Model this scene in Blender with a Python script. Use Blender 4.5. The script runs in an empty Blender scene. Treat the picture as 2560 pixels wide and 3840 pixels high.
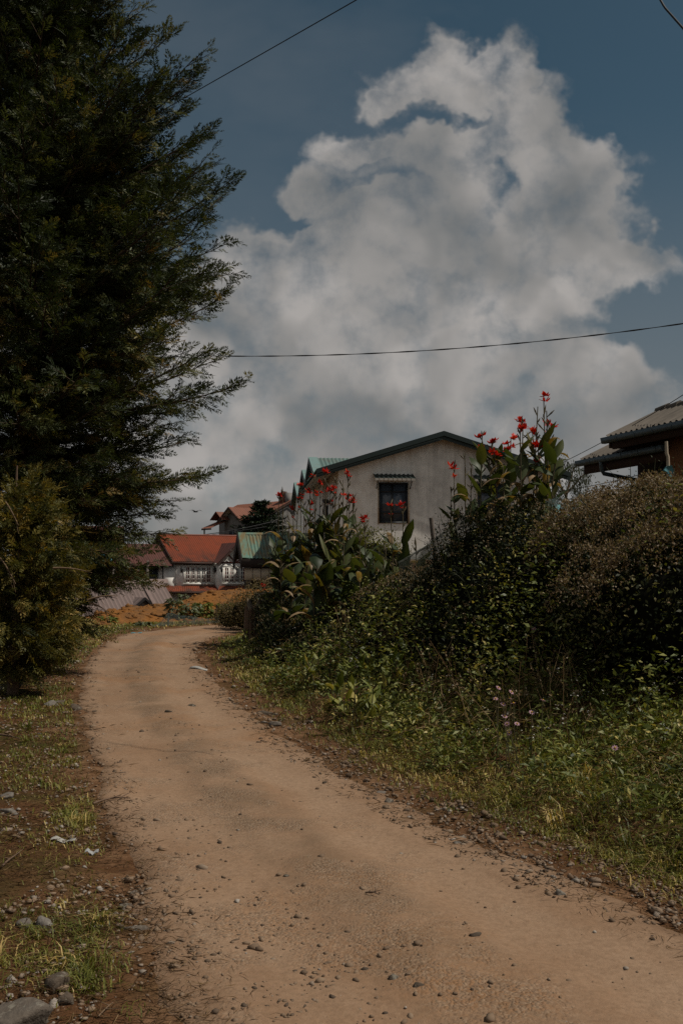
import bpy, bmesh, math, random
import numpy as np
from mathutils import Vector, Matrix, noise as mnoise

RNG = np.random.default_rng(7)
random.seed(7)
SC = bpy.context.scene
COL = SC.collection
R = math.radians
pi = math.pi

# ---------------------------------------------------------------- camera model
F_PX, CX, CY = 3840 * 35 / 36, 1280.0, 1920.0
PITCH = math.atan((2150 - 1920) / F_PX)
CAM_Z = 1.8


def P(px, py, Y):
    """world point seen at photo pixel (px, py) standing Y metres ahead of the camera"""
    cx, cy = (px - CX) / F_PX, (CY - py) / F_PX
    dy = math.cos(PITCH) - cy * math.sin(PITCH)
    dz = math.sin(PITCH) + cy * math.cos(PITCH)
    k = Y / dy
    return Vector((cx * k, Y, CAM_Z + dz * k))


def proj(x, y, z):
    z = z - CAM_Z
    dep = y * math.cos(PITCH) + z * math.sin(PITCH)
    up = -y * math.sin(PITCH) + z * math.cos(PITCH)
    dep = np.maximum(dep, 0.05)
    return CX + F_PX * x / dep, CY - F_PX * up / dep


def inview(x, y, z, m=260):
    px, py = proj(x, y, z)
    return (px > -m) & (px < 2560 + m) & (py < 3840 + m) & (y > 1.5)


# ---------------------------------------------------------------- noise in numpy
def _hash(ix, iy, seed):
    h = (ix.astype(np.int64) * 374761393 + iy.astype(np.int64) * 668265263 + seed * 974634541) & 0xFFFFFFFF
    h = ((h ^ (h >> 13)) * 1274126177) & 0xFFFFFFFF
    return ((h ^ (h >> 16)) & 0xFFFF) / 65535.0


def vnoise(x, y, s=1.0, seed=0):
    x = np.asarray(x, float) / s
    y = np.asarray(y, float) / s
    ix, iy = np.floor(x), np.floor(y)
    fx, fy = x - ix, y - iy
    fx, fy = fx * fx * (3 - 2 * fx), fy * fy * (3 - 2 * fy)
    a, b = _hash(ix, iy, seed), _hash(ix + 1, iy, seed)
    c, d = _hash(ix, iy + 1, seed), _hash(ix + 1, iy + 1, seed)
    return (a + (b - a) * fx) * (1 - fy) + (c + (d - c) * fx) * fy


def fbm(x, y, s=1.0, seed=0, oct=3):
    t, a, n = 0, 1.0, 0
    for k in range(oct):
        t = t + a * vnoise(x, y, s / 2 ** k, seed + 17 * k)
        n += a
        a *= 0.5
    return t / n


def sm(t):
    t = np.clip(t, 0, 1)
    return t * t * (3 - 2 * t)


# ---------------------------------------------------------------- terrain
RE = np.array([(6.8, -5), (4.3, 0), (2.85, 3), (1.77, 5.17), (.36, 8), (-1.32, 13.5), (-2.6, 19), (-3.45, 24), (-3.6, 27),
               (-3.3, 29.5), (-2.4, 31.3), (0, 33.2), (5, 35), (30, 38)], float)
LE = np.array([(2.2, -5), (.6, 0), (-.67, 3.98), (-1.9, 7.9), (-3.58, 13.5), (-5.2, 20), (-6.2, 26.5), (-6.5, 29), (-6.1, 31),
               (-4.9, 34), (-3.4, 36), (0, 38), (6, 39.5), (30, 42)], float)


def smooth_poly(p, it=2):
    for _ in range(it):
        q = [p[0]]
        for a, b in zip(p[:-1], p[1:]):
            q += [a * .75 + b * .25, a * .25 + b * .75]
        q.append(p[-1])
        p = np.array(q)
    return p


RE, LE = smooth_poly(RE), smooth_poly(LE)


def sdist(poly, x, y):
    """distance to a polyline, positive on its right-hand side"""
    shp = np.shape(x)
    x, y = np.ravel(x).astype(float), np.ravel(y).astype(float)
    best = np.full(x.shape, 1e9)
    sg = np.ones(x.shape)
    for (ax, ay), (bx, by) in zip(poly[:-1], poly[1:]):
        dx, dy = bx - ax, by - ay
        t = np.clip(((x - ax) * dx + (y - ay) * dy) / (dx * dx + dy * dy), 0, 1)
        d = np.hypot(x - ax - t * dx, y - ay - t * dy)
        c = dx * (y - ay) - dy * (x - ax)
        m = d < best
        best = np.where(m, d, best)
        sg = np.where(m, np.where(c < 0, 1, -1), sg)
    return (best * sg).reshape(shp)


def H(x, y, road=True, sr=None, sl=None):
    x, y = np.asarray(x, float), np.asarray(y, float)
    sr = sdist(RE, x, y) if sr is None else sr
    sl = -sdist(LE, x, y) if sl is None else sl
    bank = np.interp(sr, [-99, 0, .3, .6, 1, 2, 3.2, 5, 7, 10, 14, 30], [0, 0, -.06, -.03, .1, .36, .7, 1.2, 1.7, 2.1, 2.35, 2.6])
    lv = np.interp(sl, [-99, 0, .3, 1, 3, 6, 12, 30], [0, 0, .03, .08, .06, -.2, -1.2, -2.2])
    lv = lv * (1 - sm((x + 4) / 3) * sm((y - 33) / 3))
    h = np.where(sr > 0, bank, np.where(sl > 0, lv, 0))
    inside = (sr <= 0) & (sl <= 0)
    w = np.clip(-sr / np.maximum(-sr - sl, .01), 0, 1)      # 0 at right edge .. 1 left
    prof = .03 * np.sin(pi * w) - .055 * np.exp(-((w - .25) / .10) ** 2) - .055 * np.exp(-((w - .72) / .10) ** 2)
    h = h + np.where(inside, prof, 0)
    h = h + (fbm(x, y, 2.2, 3) - .5) * .07 * (1 + 1.5 * sm(sr / 2)) + (fbm(x, y, .5, 5) - .5) * .035
    ter = 2.4 * sm((y - 38.5) / 4.5) * sm((x + 2.5) / 3)
    h = np.maximum(h, ter + .12 * h)
    drop = sm((y - 41) / 8) * (1 - sm((x + 2) / 4))
    h = h - 3.4 * drop
    h = h + 8.2 * sm((y - 82) / 22) * sm((x + 24) / 9) * (1 - .9 * sm((x - 2) / 14))
    return h


# ---------------------------------------------------------------- mesh builder
class MB:
    def __init__(s):
        s.V, s.Q, s.T, s.tint, s.suv, s.n = [], [], [], [], [], 0

    def add(s, V, F, tint=0.5, suv=None):
        V = np.asarray(V, np.float32).reshape(-1, 3)
        F = np.asarray(F, np.int64)
        if len(V) == 0 or len(F) == 0:
            return
        (s.Q if F.shape[1] == 4 else s.T).append(F + s.n)
        s.V.append(V)
        s.tint.append(np.broadcast_to(np.asarray(tint, np.float32), (len(V),)))
        s.suv.append(np.asarray(suv, np.float32).reshape(-1, 3) if suv is not None else V)
        s.n += len(V)

    def addm(s, V, Q=None, T=None, tint=.5):
        """vertices with both quads and triangles"""
        V = np.asarray(V, np.float32).reshape(-1, 3)
        if Q is not None and len(Q):
            s.Q.append(np.asarray(Q, np.int64) + s.n)
        if T is not None and len(T):
            s.T.append(np.asarray(T, np.int64) + s.n)
        s.V.append(V)
        s.tint.append(np.broadcast_to(np.asarray(tint, np.float32), (len(V),)))
        s.suv.append(V)
        s.n += len(V)

    def build(s, name, mat, parent=None, smooth=False, loc=None):
        me = bpy.data.meshes.new(name)
        if s.n:
            V = np.concatenate(s.V)
            if loc is not None:
                V = V - np.array(loc, np.float32)
            Q = np.concatenate(s.Q) if s.Q else np.zeros((0, 4), np.int64)
            T = np.concatenate(s.T) if s.T else np.zeros((0, 3), np.int64)
            nl = Q.size + T.size
            me.vertices.add(len(V))
            me.vertices.foreach_set('co', V.ravel())
            me.loops.add(nl)
            me.loops.foreach_set('vertex_index', np.concatenate([Q.ravel(), T.ravel()]).astype(np.int32))
            me.polygons.add(len(Q) + len(T))
            ls = np.concatenate([np.arange(len(Q)) * 4, Q.size + np.arange(len(T)) * 3]).astype(np.int32)
            me.polygons.foreach_set('loop_start', ls)
            if smooth:
                me.polygons.foreach_set('use_smooth', np.ones(len(ls), bool))
            a = me.attributes.new('tint', 'FLOAT', 'POINT')
            a.data.foreach_set('value', np.concatenate(s.tint).astype(np.float32))
            a = me.attributes.new('suv', 'FLOAT_VECTOR', 'POINT')
            a.data.foreach_set('vector', np.concatenate(s.suv).astype(np.float32).ravel())
            me.update(calc_edges=True)
        if mat:
            me.materials.append(mat)
        o = bpy.data.objects.new(name, me)
        COL.objects.link(o)
        if loc is not None:
            o.location = loc
        if parent is not None:
            o.parent = parent
            # meshes are given in world coordinates
            o.location = (Vector(loc) if loc is not None else Vector()) - wloc(parent)
        return o


def wloc(o):
    v = Vector()
    while o is not None:
        v = v + o.location
        o = o.parent
    return v


def tag(o, label=None, cat=None, group=None, kind=None):
    if label:
        o['label'] = label
    if cat:
        o['category'] = cat
    if group:
        o['group'] = group
    if kind:
        o['kind'] = kind
    return o


def empty(name, loc, label, cat, group=None):
    o = bpy.data.objects.new(name, None)
    o.empty_display_size = .2
    COL.objects.link(o)
    o.location = loc
    return tag(o, label, cat, group)


BOXF = np.array([(0, 3, 2, 1), (4, 5, 6, 7), (0, 1, 5, 4), (1, 2, 6, 5), (2, 3, 7, 6), (3, 0, 4, 7)])


class Fr:
    """building frame: a along the facade, b outwards from it, z up"""
    def __init__(s, o, ang):
        s.o = Vector(o)
        s.t = Vector((math.cos(ang), math.sin(ang), 0))
        s.n = Vector((math.sin(ang), -math.cos(ang), 0))

    def pt(s, a, b, z):
        return s.o + s.t * a + s.n * b + Vector((0, 0, z))

    def box(s, mb, a0, a1, b0, b1, z0, z1, tint=.5):
        p = [s.pt(a, b, z) for z in (z0, z1) for a, b in ((a0, b1), (a1, b1), (a1, b0), (a0, b0))]
        mb.add(p, BOXF, tint)

    def prism(s, mb, pts, d, tint=.5):
        """polygon of local points, extruded by local vector d"""
        n = len(pts)
        A = [s.pt(*p) for p in pts]
        D = s.t * d[0] + s.n * d[1] + Vector((0, 0, d[2]))
        V = A + [p + D for p in A]
        mb.add(V, [(i, (i + 1) % n, n + (i + 1) % n, n + i) for i in range(n)], tint)
        c0, c1 = sum(A, Vector()) / n, sum(A, Vector()) / n + D
        V2 = A + [c0] + [p + D for p in A] + [c1]
        mb.add(V2, [((i + 1) % n, i, n) for i in range(n)] + [(n + 1 + i, n + 1 + (i + 1) % n, 2 * n + 1) for i in range(n)], tint)


def tube(mb, pts, rad, seg=6, tint=.5, caps=True):
    pts = np.asarray([tuple(p) for p in pts], float)
    n = len(pts)
    rad = np.broadcast_to(np.asarray(rad, float), (n,))
    tan = np.gradient(pts, axis=0)
    tan /= np.linalg.norm(tan, axis=1)[:, None] + 1e-9
    ref = np.array([0, 0, 1.0]) if abs(tan[0, 2]) < .9 else np.array([1.0, 0, 0])
    s1 = np.cross(tan, ref)
    s1 /= np.linalg.norm(s1, axis=1)[:, None] + 1e-9
    s2 = np.cross(s1, tan)
    th = np.arange(seg) * 2 * pi / seg
    V = pts[:, None] + rad[:, None, None] * (s1[:, None] * np.cos(th)[None, :, None] + s2[:, None] * np.sin(th)[None, :, None])
    i, j = np.meshgrid(np.arange(n - 1), np.arange(seg), indexing='ij')
    j2 = (j + 1) % seg
    F = np.stack([i * seg + j, i * seg + j2, (i + 1) * seg + j2, (i + 1) * seg + j], -1).reshape(-1, 4)
    L = np.concatenate([[0], np.cumsum(np.linalg.norm(np.diff(pts, axis=0), axis=1))])
    suv = np.stack([np.broadcast_to(np.cos(th) * .1, (n, seg)), np.broadcast_to(np.sin(th) * .1, (n, seg)), np.broadcast_to(L[:, None], (n, seg))], -1)
    mb.add(V.reshape(-1, 3), F, tint, suv)
    if caps:
        for k, rev in ((0, True), (n - 1, False)):
            c = V[k]
            W = np.vstack([c, c.mean(0)])
            T = [(a, (a + 1) % seg, seg) if not rev else ((a + 1) % seg, a, seg) for a in range(seg)]
            mb.add(W, T, tint)


def corrugated(mb, e0, e1, r0, r1, pitch=.18, amp=.018, rows=4, sharp=1, tint=.5, clip=None):
    """ribbed sheet between eave e0-e1 and ridge r0-r1; sharp>1 gives narrow standing ribs"""
    e0, e1, r0, r1 = [np.array(tuple(v)) for v in (e0, e1, r0, r1)]
    Wd = np.linalg.norm(e1 - e0)
    nr = max(2, int(round(Wd / pitch)))
    per = 6
    u = np.linspace(0, 1, nr * per + 1)
    nrm = np.cross(e1 - e0, r0 - e0)
    nrm /= np.linalg.norm(nrm)
    if nrm[2] < 0:
        nrm = -nrm
    prof = .5 + .5 * np.cos(2 * pi * u * nr)
    prof = prof ** sharp * 2 * amp
    v = np.linspace(0, 1, rows + 1)
    E = e0 + (e1 - e0) * u[:, None]
    Rr = r0 + (r1 - r0) * u[:, None]
    V = E[None] * (1 - v)[:, None, None] + Rr[None] * v[:, None, None] + nrm * prof[None, :, None]
    m = len(u)
    i, j = np.meshgrid(np.arange(rows), np.arange(m - 1), indexing='ij')
    Fq = np.stack([i * m + j, i * m + j + 1, (i + 1) * m + j + 1, (i + 1) * m + j], -1).reshape(-1, 4)
    SL = np.linalg.norm(r0 - e0)
    suv = np.stack([np.broadcast_to(u[None] * Wd, V.shape[:2]), np.broadcast_to(v[:, None] * SL, V.shape[:2]), np.broadcast_to(prof[None] / (2 * amp), V.shape[:2])], -1)
    mb.add(V.reshape(-1, 3), Fq, tint, suv.reshape(-1, 3))
    # underside a centimetre below
    mb.add((V - nrm * .012).reshape(-1, 3), Fq[:, ::-1], tint, suv.reshape(-1, 3))


# ---------------------------------------------------------------- leaves, blades, stones (vectorised)
def unit(v):
    return v / (np.linalg.norm(v, axis=-1, keepdims=True) + 1e-9)


def leaves(mb, p, d, nrm, L, W, tint, fold=.12):
    """kite shaped leaves: base p, direction d, face normal nrm"""
    n = len(p)
    d = unit(d)
    side = unit(np.cross(d, nrm))
    up = np.cross(side, d)
    L, W = np.broadcast_to(L, (n,))[:, None], np.broadcast_to(W, (n,))[:, None]
    mid = p + d * L * .45 + up * L * fold
    V = np.stack([p, mid + side * W * .5, p + d * L - up * L * fold * .3, mid - side * W * .5], 1)
    F = np.arange(n * 4).reshape(n, 4)
    mb.add(V.reshape(-1, 3), F, np.repeat(np.broadcast_to(tint, (n,)), 4))


def blades(mb, p, d, lean, Hh, W, tint):
    """grass blades: base p, horizontal lean direction d, amount lean"""
    n = len(p)
    Hh, W, lean = [np.broadcast_to(a, (n,))[:, None] for a in (Hh, W, lean)]
    side = np.stack([-d[:, 1], d[:, 0], np.zeros(n)], 1)
    d3 = np.stack([d[:, 0], d[:, 1], np.zeros(n)], 1)
    z = np.array([0, 0, 1.0])
    m = p + d3 * Hh * lean * .3 + z * Hh * .6
    t = p + d3 * Hh * lean + z * Hh * (1 - .35 * lean)
    V = np.stack([p - side * W * .5, p + side * W * .5, m + side * W * .38, m - side * W * .38, t], 1)
    k = np.arange(n)[:, None] * 5
    mb.addm(V.reshape(-1, 3), k + np.array([[0, 1, 2, 3]]), k + np.array([[3, 2, 4]]), np.repeat(np.broadcast_to(tint, (n,)), 5))


def ico(sub=1):
    bm = bmesh.new()
    bmesh.ops.create_icosphere(bm, subdivisions=sub, radius=1)
    V = np.array([v.co[:] for v in bm.verts])
    T = np.array([[v.index for v in f.verts] for f in bm.faces])
    bm.free()
    return V, T


ICO1, ICO1F = ico(1)


def pebbles(mb, p, r, tint, flat=.6, rng=RNG):
    n = len(p)
    a = rng.uniform(0, 2 * pi, n)
    sc = np.stack([rng.uniform(.7, 1.4, n), rng.uniform(.6, 1.0, n), rng.uniform(.45, .9, n) * flat / .6], 1) * r[:, None]
    J = ICO1[None] * rng.uniform(.55, 1.3, (n, len(ICO1), 1)) * sc[:, None]
    c, s = np.cos(a)[:, None], np.sin(a)[:, None]
    X = J[..., 0] * c - J[..., 1] * s
    Y = J[..., 0] * s + J[..., 1] * c
    V = np.stack([X, Y, J[..., 2]], -1) + p[:, None]
    F = (np.arange(n)[:, None, None] * len(ICO1) + ICO1F[None]).reshape(-1, 3)
    mb.add(V.reshape(-1, 3), F, np.repeat(np.broadcast_to(tint, (n,)), len(ICO1)))


def rnd_dirs(n, rng=RNG):
    return unit(rng.normal(size=(n, 3)))


def sample_view(n, d0, d1, m=.40, rng=RNG):
    n = int(n * 1.22)
    d = np.exp(rng.uniform(math.log(d0), math.log(d1), n))
    half = 1280 / F_PX * (1 + m)
    return rng.uniform(-half, half, n) * d, d
# ---------------------------------------------------------------- materials
class NT:
    def __init__(s, tree):
        s.t = tree

    def n(s, typ, **kw):
        nd = s.t.nodes.new(typ)
        for k, v in kw.items():
            if k == 'inp':
                for kk, vv in v.items():
                    s.set(nd, kk, vv)
            else:
                setattr(nd, k, v)
        return nd

    def set(s, nd, k, v):
        sock = nd.inputs[k]
        if isinstance(v, bpy.types.NodeSocket):
            s.t.links.new(v, sock)
        else:
            sock.default_value = v

    def math(s, op, a, b=None, c=None, clamp=False):
        nd = s.n('ShaderNodeMath', operation=op, use_clamp=clamp)
        for i, v in enumerate((a, b, c)):
            if v is not None:
                s.set(nd, i, v)
        return nd.outputs[0]

    def vmath(s, op, a, b=None, out=0):
        nd = s.n('ShaderNodeVectorMath', operation=op)
        s.set(nd, 0, a)
        if b is not None:
            s.set(nd, 1, b)
        return nd.outputs[out]

    def noise(s, vec, scale, detail=4, rough=.55, dist=0, out='Fac', dim='3D'):
        nd = s.n('ShaderNodeTexNoise', noise_dimensions=dim, inp={'Scale': scale, 'Detail': detail, 'Roughness': rough, 'Distortion': dist})
        if vec is not None:
            s.set(nd, 'Vector', vec)
        return nd.outputs[out]

    def ramp(s, fac, stops):
        nd = s.n('ShaderNodeValToRGB')
        s.set(nd, 0, fac)
        el = nd.color_ramp.elements
        while len(el) < len(stops):
            el.new(.5)
        for e, (p, c) in zip(el, stops):
            e.position = p
            e.color = (*c, 1) if len(c) == 3 else c
        return nd.outputs[0]

    def mix(s, fac, a, b, typ='MIX'):
        nd = s.n('ShaderNodeMix', data_type='RGBA', blend_type=typ)
        s.set(nd, 0, fac)
        for k, v in ((6, a), (7, b)):
            s.set(nd, k, v if isinstance(v, bpy.types.NodeSocket) else (*v, 1))
        return nd.outputs[2]

    def attr(s, name, out='Fac'):
        return s.n('ShaderNodeAttribute', attribute_name=name).outputs[out]

    def map(s, vec, scale):
        return s.vmath('MULTIPLY', vec, scale)

    def mrange(s, v, a, b, c=0., d=1., smooth=False):
        nd = s.n('ShaderNodeMapRange', clamp=True)
        if smooth:
            nd.interpolation_type = 'SMOOTHSTEP'
        for k, x in zip((0, 1, 2, 3, 4), (v, a, b, c, d)):
            s.set(nd, k, x)
        return nd.outputs[0]


def new_mat(name):
    m = bpy.data.materials.new(name)
    m.use_nodes = True
    m.node_tree.nodes.clear()
    return m, NT(m.node_tree)


def out(t, sh):
    o = t.n('ShaderNodeOutputMaterial')
    t.t.links.new(sh, o.inputs[0])


def pbsdf(t, col, rough=.8, spec=.3, bump=None, bstr=.3, bdist=.02, metal=0., **kw):
    b = t.n('ShaderNodeBsdfPrincipled')
    t.set(b, 'Base Color', col if isinstance(col, bpy.types.NodeSocket) else (*col, 1))
    t.set(b, 'Roughness', rough)
    t.set(b, 'Specular IOR Level', spec)
    t.set(b, 'Metallic', metal)
    if bump is not None:
        bn = t.n('ShaderNodeBump', inp={'Strength': bstr, 'Distance': bdist})
        t.set(bn, 'Height', bump)
        t.set(b, 'Normal', bn.outputs[0])
    for k, v in kw.items():
        t.set(b, k, v)
    return b.outputs[0]


def leaf_mat(name, stops, transl=.35, rough=.5, spec=.35, tcol=(1.3, 1.25, .5)):
    m, t = new_mat(name)
    tint = t.attr('tint')
    pos = t.n('ShaderNodeNewGeometry').outputs['Position']
    v = t.math('ADD', tint, t.math('MULTIPLY', t.math('SUBTRACT', t.noise(pos, 1.6, 2), .5), .35), clamp=True)
    c = t.ramp(v, stops)
    b = pbsdf(t, c, rough, spec)
    if transl > 0:
        tr = t.n('ShaderNodeBsdfTranslucent')
        t.set(tr, 'Color', t.mix(1.0, c, tcol, 'MULTIPLY'))
        mx = t.n('ShaderNodeMixShader')
        t.set(mx, 0, transl)
        t.t.links.new(b, mx.inputs[1])
        t.t.links.new(tr.outputs[0], mx.inputs[2])
        b = mx.outputs[0]
    out(t, b)
    return m


def plain_mat(name, col, rough=.7, spec=.3, var=.25, scale=6, bump=.0, dirt=None, dscale=2.0, metal=0.):
    """a colour with slow and fine variation and optional dirt patches"""
    m, t = new_mat(name)
    pos = t.n('ShaderNodeNewGeometry').outputs['Position']
    n1 = t.noise(pos, scale, 5, .6)
    c = t.mix(n1, tuple(x * (1 - var) for x in col), tuple(min(1, x * (1 + var)) for x in col))
    if dirt:
        d = t.mrange(t.noise(pos, dscale, 6, .65), .5, .72)
        c = t.mix(t.math('MULTIPLY', d, .8), c, dirt)
    out(t, pbsdf(t, c, rough, spec, n1 if bump else None, bump, .02, metal))
    return m


M = {}


def roof_mat(name, col, stain, streak=.6, rough=.45, spec=.4, lo=.5, hi=.75, low_dark=0., grime=(.03, .025, .02)):
    """painted metal sheet: rust or dirt streaks run down the slope; the valleys of the ribs are darker"""
    m, t = new_mat(name)
    uv = t.attr('suv', 'Vector')
    pos = t.n('ShaderNodeNewGeometry').outputs['Position']
    st = t.noise(t.map(uv, (5.0, .8, 0)), 1.0, 5, .65)
    big = t.noise(pos, .8, 5, .6)
    f = t.mrange(t.math('ADD', t.math('MULTIPLY', st, .6), t.math('MULTIPLY', big, .5)), lo, hi)
    sep = t.n('ShaderNodeSeparateXYZ')
    t.set(sep, 0, uv)
    c = t.mix(t.noise(pos, 3.0, 4), tuple(x * .85 for x in col), tuple(min(1, x * 1.15) for x in col))
    c = t.mix(t.math('MULTIPLY', f, streak), c, stain)
    if low_dark:
        # grime gathers on the lower slope where the water slows
        g = t.math('MULTIPLY', t.mrange(sep.outputs[1], 1.9, .1), t.mrange(t.noise(t.map(uv, (1.4, .9, 0)), 1.0, 4, .6), .38, .6))
        c = t.mix(t.math('MULTIPLY', g, low_dark), c, grime)
    valley = t.mrange(sep.outputs[2], .5, 0.)
    c = t.mix(t.math('MULTIPLY', valley, .45), c, tuple(x * .35 for x in col))
    out(t, pbsdf(t, c, rough, spec, t.noise(pos, 20, 3), .15, .01))
    return m


def make_mats():
    # road: compacted sandy laterite
    m, t = new_mat('dirt_road')
    pos = t.n('ShaderNodeNewGeometry').outputs['Position']
    uv = t.attr('suv', 'Vector')          # x across (0..1), y along in metres
    sep = t.n('ShaderNodeSeparateXYZ')
    t.set(sep, 0, uv)
    big = t.noise(pos, .7, 5, .6)
    fine = t.noise(pos, 26, 6, .7)
    grit = t.n('ShaderNodeTexVoronoi', feature='F1', inp={'Scale': 55.0, 'Randomness': 1.0})
    t.set(grit, 'Vector', t.vmath('ADD', pos, t.vmath('MULTIPLY', t.noise(pos, 18, 2, out='Color'), (.03, .03, .03))))
    track = t.noise(t.map(uv, (7.0, .25, 0)), 1.0, 4, .6)
    c = t.mix(t.mrange(big, .35, .65), (.244, .147, .087), (.291, .192, .124))
    c = t.mix(t.math('MULTIPLY', t.mrange(track, .45, .7), .55), c, (.209, .125, .074))
    wx = t.math('ADD', sep.outputs[0], t.math('MULTIPLY', t.math('SUBTRACT', t.noise(pos, .9, 4, .6), .5), .22))
    mid = t.math('MULTIPLY', t.mrange(t.math('ABSOLUTE', t.math('SUBTRACT', wx, .55)), .17, .04, 0., 1., True), t.mrange(t.noise(pos, 1.7, 5, .65), .38, .6))
    c = t.mix(t.math('MULTIPLY', mid, .85), c, t.mix(fine, (.128, .079, .044), (.209, .138, .087)))
    lane = t.math('MULTIPLY', t.mrange(t.math('ABSOLUTE', t.math('SUBTRACT', wx, .27)), .14, .03, 0., 1., True), t.mrange(t.noise(pos, .8, 4), .3, .6))
    c = t.mix(t.math('MULTIPLY', lane, .65), c, (.311, .209, .137))
    rust = t.mrange(t.noise(pos, .33, 4, .6), .52, .68)
    c = t.mix(t.math('MULTIPLY', rust, .75), c, (.252, .122, .051))
    gc = t.n('ShaderNodeSeparateColor')
    t.set(gc, 0, grit.outputs['Color'])
    gravel = t.mrange(t.math('ADD', t.math('ADD', t.noise(pos, 1.3, 4, .65), t.math('MULTIPLY', sep.outputs[0], .12)), t.math('MULTIPLY', mid, .12)), .56, .70)
    peb = t.mix(gc.outputs[0], (.127, .089, .063), (.316, .233, .161))
    c = t.mix(t.math('MULTIPLY', t.math('ADD', t.math('MULTIPLY', gravel, .42), .12), t.mrange(gc.outputs[1], .2, .5)), c, peb)
    em = t.math('ABSOLUTE', t.math('SUBTRACT', sep.outputs[0], .5))
    dirt = t.mrange(t.math('ADD', em, t.math('MULTIPLY', t.math('SUBTRACT', t.noise(pos, 3.1, 6, .68), .5), .28)), .40, .52)
    c = t.mix(t.math('MULTIPLY', dirt, .75), c, t.mix(fine, (.062, .034, .017), (.170, .100, .057)))
    c = t.mix(t.math('MULTIPLY', t.mrange(fine, .42, .68), .5), c, (.151, .092, .054))
    bh = t.math('ADD', t.math('MULTIPLY', fine, .5), t.math('MULTIPLY', t.mrange(grit.outputs['Distance'], .0, .7, 1., 0.), t.math('ADD', t.math('MULTIPLY', gravel, .45), .02)))
    out(t, pbsdf(t, c, .95, .12, bh, .65, .025))
    M['road'] = m

    # ground: soil, needle litter, thin moss and grass roots
    m, t = new_mat('ground_soil')
    pos = t.n('ShaderNodeNewGeometry').outputs['Position']
    tint = t.attr('tint')                 # 1 on the trodden verge, 0 under the plants
    n1 = t.noise(pos, 1.1, 6, .65)
    n2 = t.noise(pos, 14, 6, .7)
    n3 = t.noise(t.vmath('ADD', pos, (9., 4., 2.)), 45, 4, .7)
    soil = t.mix(n2, (.047, .021, .009), (.142, .067, .029))
    green = t.mix(n2, (.022, .025, .005), (.060, .059, .016))
    sand = t.mix(n2, (.138, .070, .035), (.291, .171, .093))
    c = t.mix(t.math('MULTIPLY', t.mrange(n1, .45, .6), t.mrange(tint, .9, .2, .25, 1.)), soil, green)
    c = t.mix(t.math('MULTIPLY', t.mrange(tint, .5, 1.), t.mrange(t.noise(pos, 2.3, 5, .65), .42, .64)), c, sand)
    c = t.mix(t.math('MULTIPLY', t.mrange(n3, .5, .72), .6), c, (.034, .020, .012))
    out(t, pbsdf(t, c, .95, .1, t.math('ADD', n2, t.math('MULTIPLY', n3, .5)), .8, .03))
    M['ground'] = m

    # heap of fresh orange earth
    m, t = new_mat('orange_earth')
    pos = t.n('ShaderNodeNewGeometry').outputs['Position']
    n1, n2 = t.noise(pos, 1.0, 5, .6), t.noise(pos, 7, 6, .7)
    c = t.mix(n2, (.130, .048, .012), (.312, .139, .039))
    c = t.mix(t.mrange(n1, .45, .65), c, t.mix(n2, (.085, .038, .014), (.227, .124, .056)))
    out(t, pbsdf(t, c, .95, .1, n2, .8, .12))
    M['earth'] = m

    M['stone'] = None
    m, t = new_mat('field_stone')
    pos = t.n('ShaderNodeNewGeometry').outputs['Position']
    tint = t.attr('tint')
    n1 = t.noise(pos, 9, 6, .7)
    c = t.ramp(tint, [(0, (.062, .046, .034)), (.35, (.124, .093, .068)), (.7, (.167, .143, .121)), (1, (.248, .229, .205))])
    c = t.mix(n1, c, (.056, .043, .031))
    c = t.mix(t.math('MULTIPLY', t.mrange(t.noise(pos, 24, 4, .6), .55, .62), .5), c, (.236, .217, .174))
    out(t, pbsdf(t, c, .9, .2, t.math('ADD', n1, t.noise(pos, 40, 4)), .5, .02))
    M['stone'] = m
    m, t = new_mat('gravel_stone')
    tint = t.attr('tint')
    c = t.ramp(tint, [(0, (.068, .050, .037)), (.3, (.136, .093, .062)), (.65, (.211, .146, .096)), (.9, (.223, .192, .161)), (1, (.298, .260, .223))])
    out(t, pbsdf(t, c, .9, .15))
    M['gravel'] = m

    # foliage
    M['cypress'] = leaf_mat('cypress_needles', [(0, (.008, .014, .004)), (.45, (.026, .037, .011)), (.72, (.085, .098, .034)), (.88, (.17, .15, .05)), (1, (.19, .12, .035))], .22, .55, .25)
    M['young_cypress'] = leaf_mat('young_cypress_needles', [(0, (.018, .024, .006)), (.45, (.081, .079, .019)), (.8, (.184, .144, .033)), (1, (.276, .180, .039))], .25, .55, .25)
    M['bark'] = plain_mat('bark', (.13, .085, .058), .9, .15, .5, 14, .5)
    M['limb'] = plain_mat('dark_limb', (.05, .035, .022), .9, .15, .4, 16, .2)
    M['twig'] = plain_mat('dry_twig', (.15, .10, .062), .85, .15, .4, 20, .2)
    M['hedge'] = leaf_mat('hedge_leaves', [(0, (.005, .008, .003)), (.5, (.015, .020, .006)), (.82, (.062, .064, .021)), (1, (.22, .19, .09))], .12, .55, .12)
    M['weedy_hedge'] = leaf_mat('weedy_hedge_leaves', [(0, (.012, .012, .004)), (.45, (.055, .046, .015)), (.8, (.15, .115, .042)), (1, (.30, .225, .11))], .18, .6, .2)
    M['core'] = plain_mat('hedge_shade_core', (.005, .005, .003), .95, .05, .4, 12)  # near-black filler; the hedge's inner shade is put into its colour
    M['seed'] = leaf_mat('seed_heads', [(0, (.104, .064, .034)), (.6, (.192, .136, .080)), (1, (.320, .264, .192))], .2, .8, .1)
    M['grass'] = leaf_mat('grass_blades', [(0, (.054, .066, .011)), (.45, (.146, .149, .029)), (.75, (.277, .229, .061)), (1, (.555, .394, .161))], .25, .5, .25)
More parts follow.
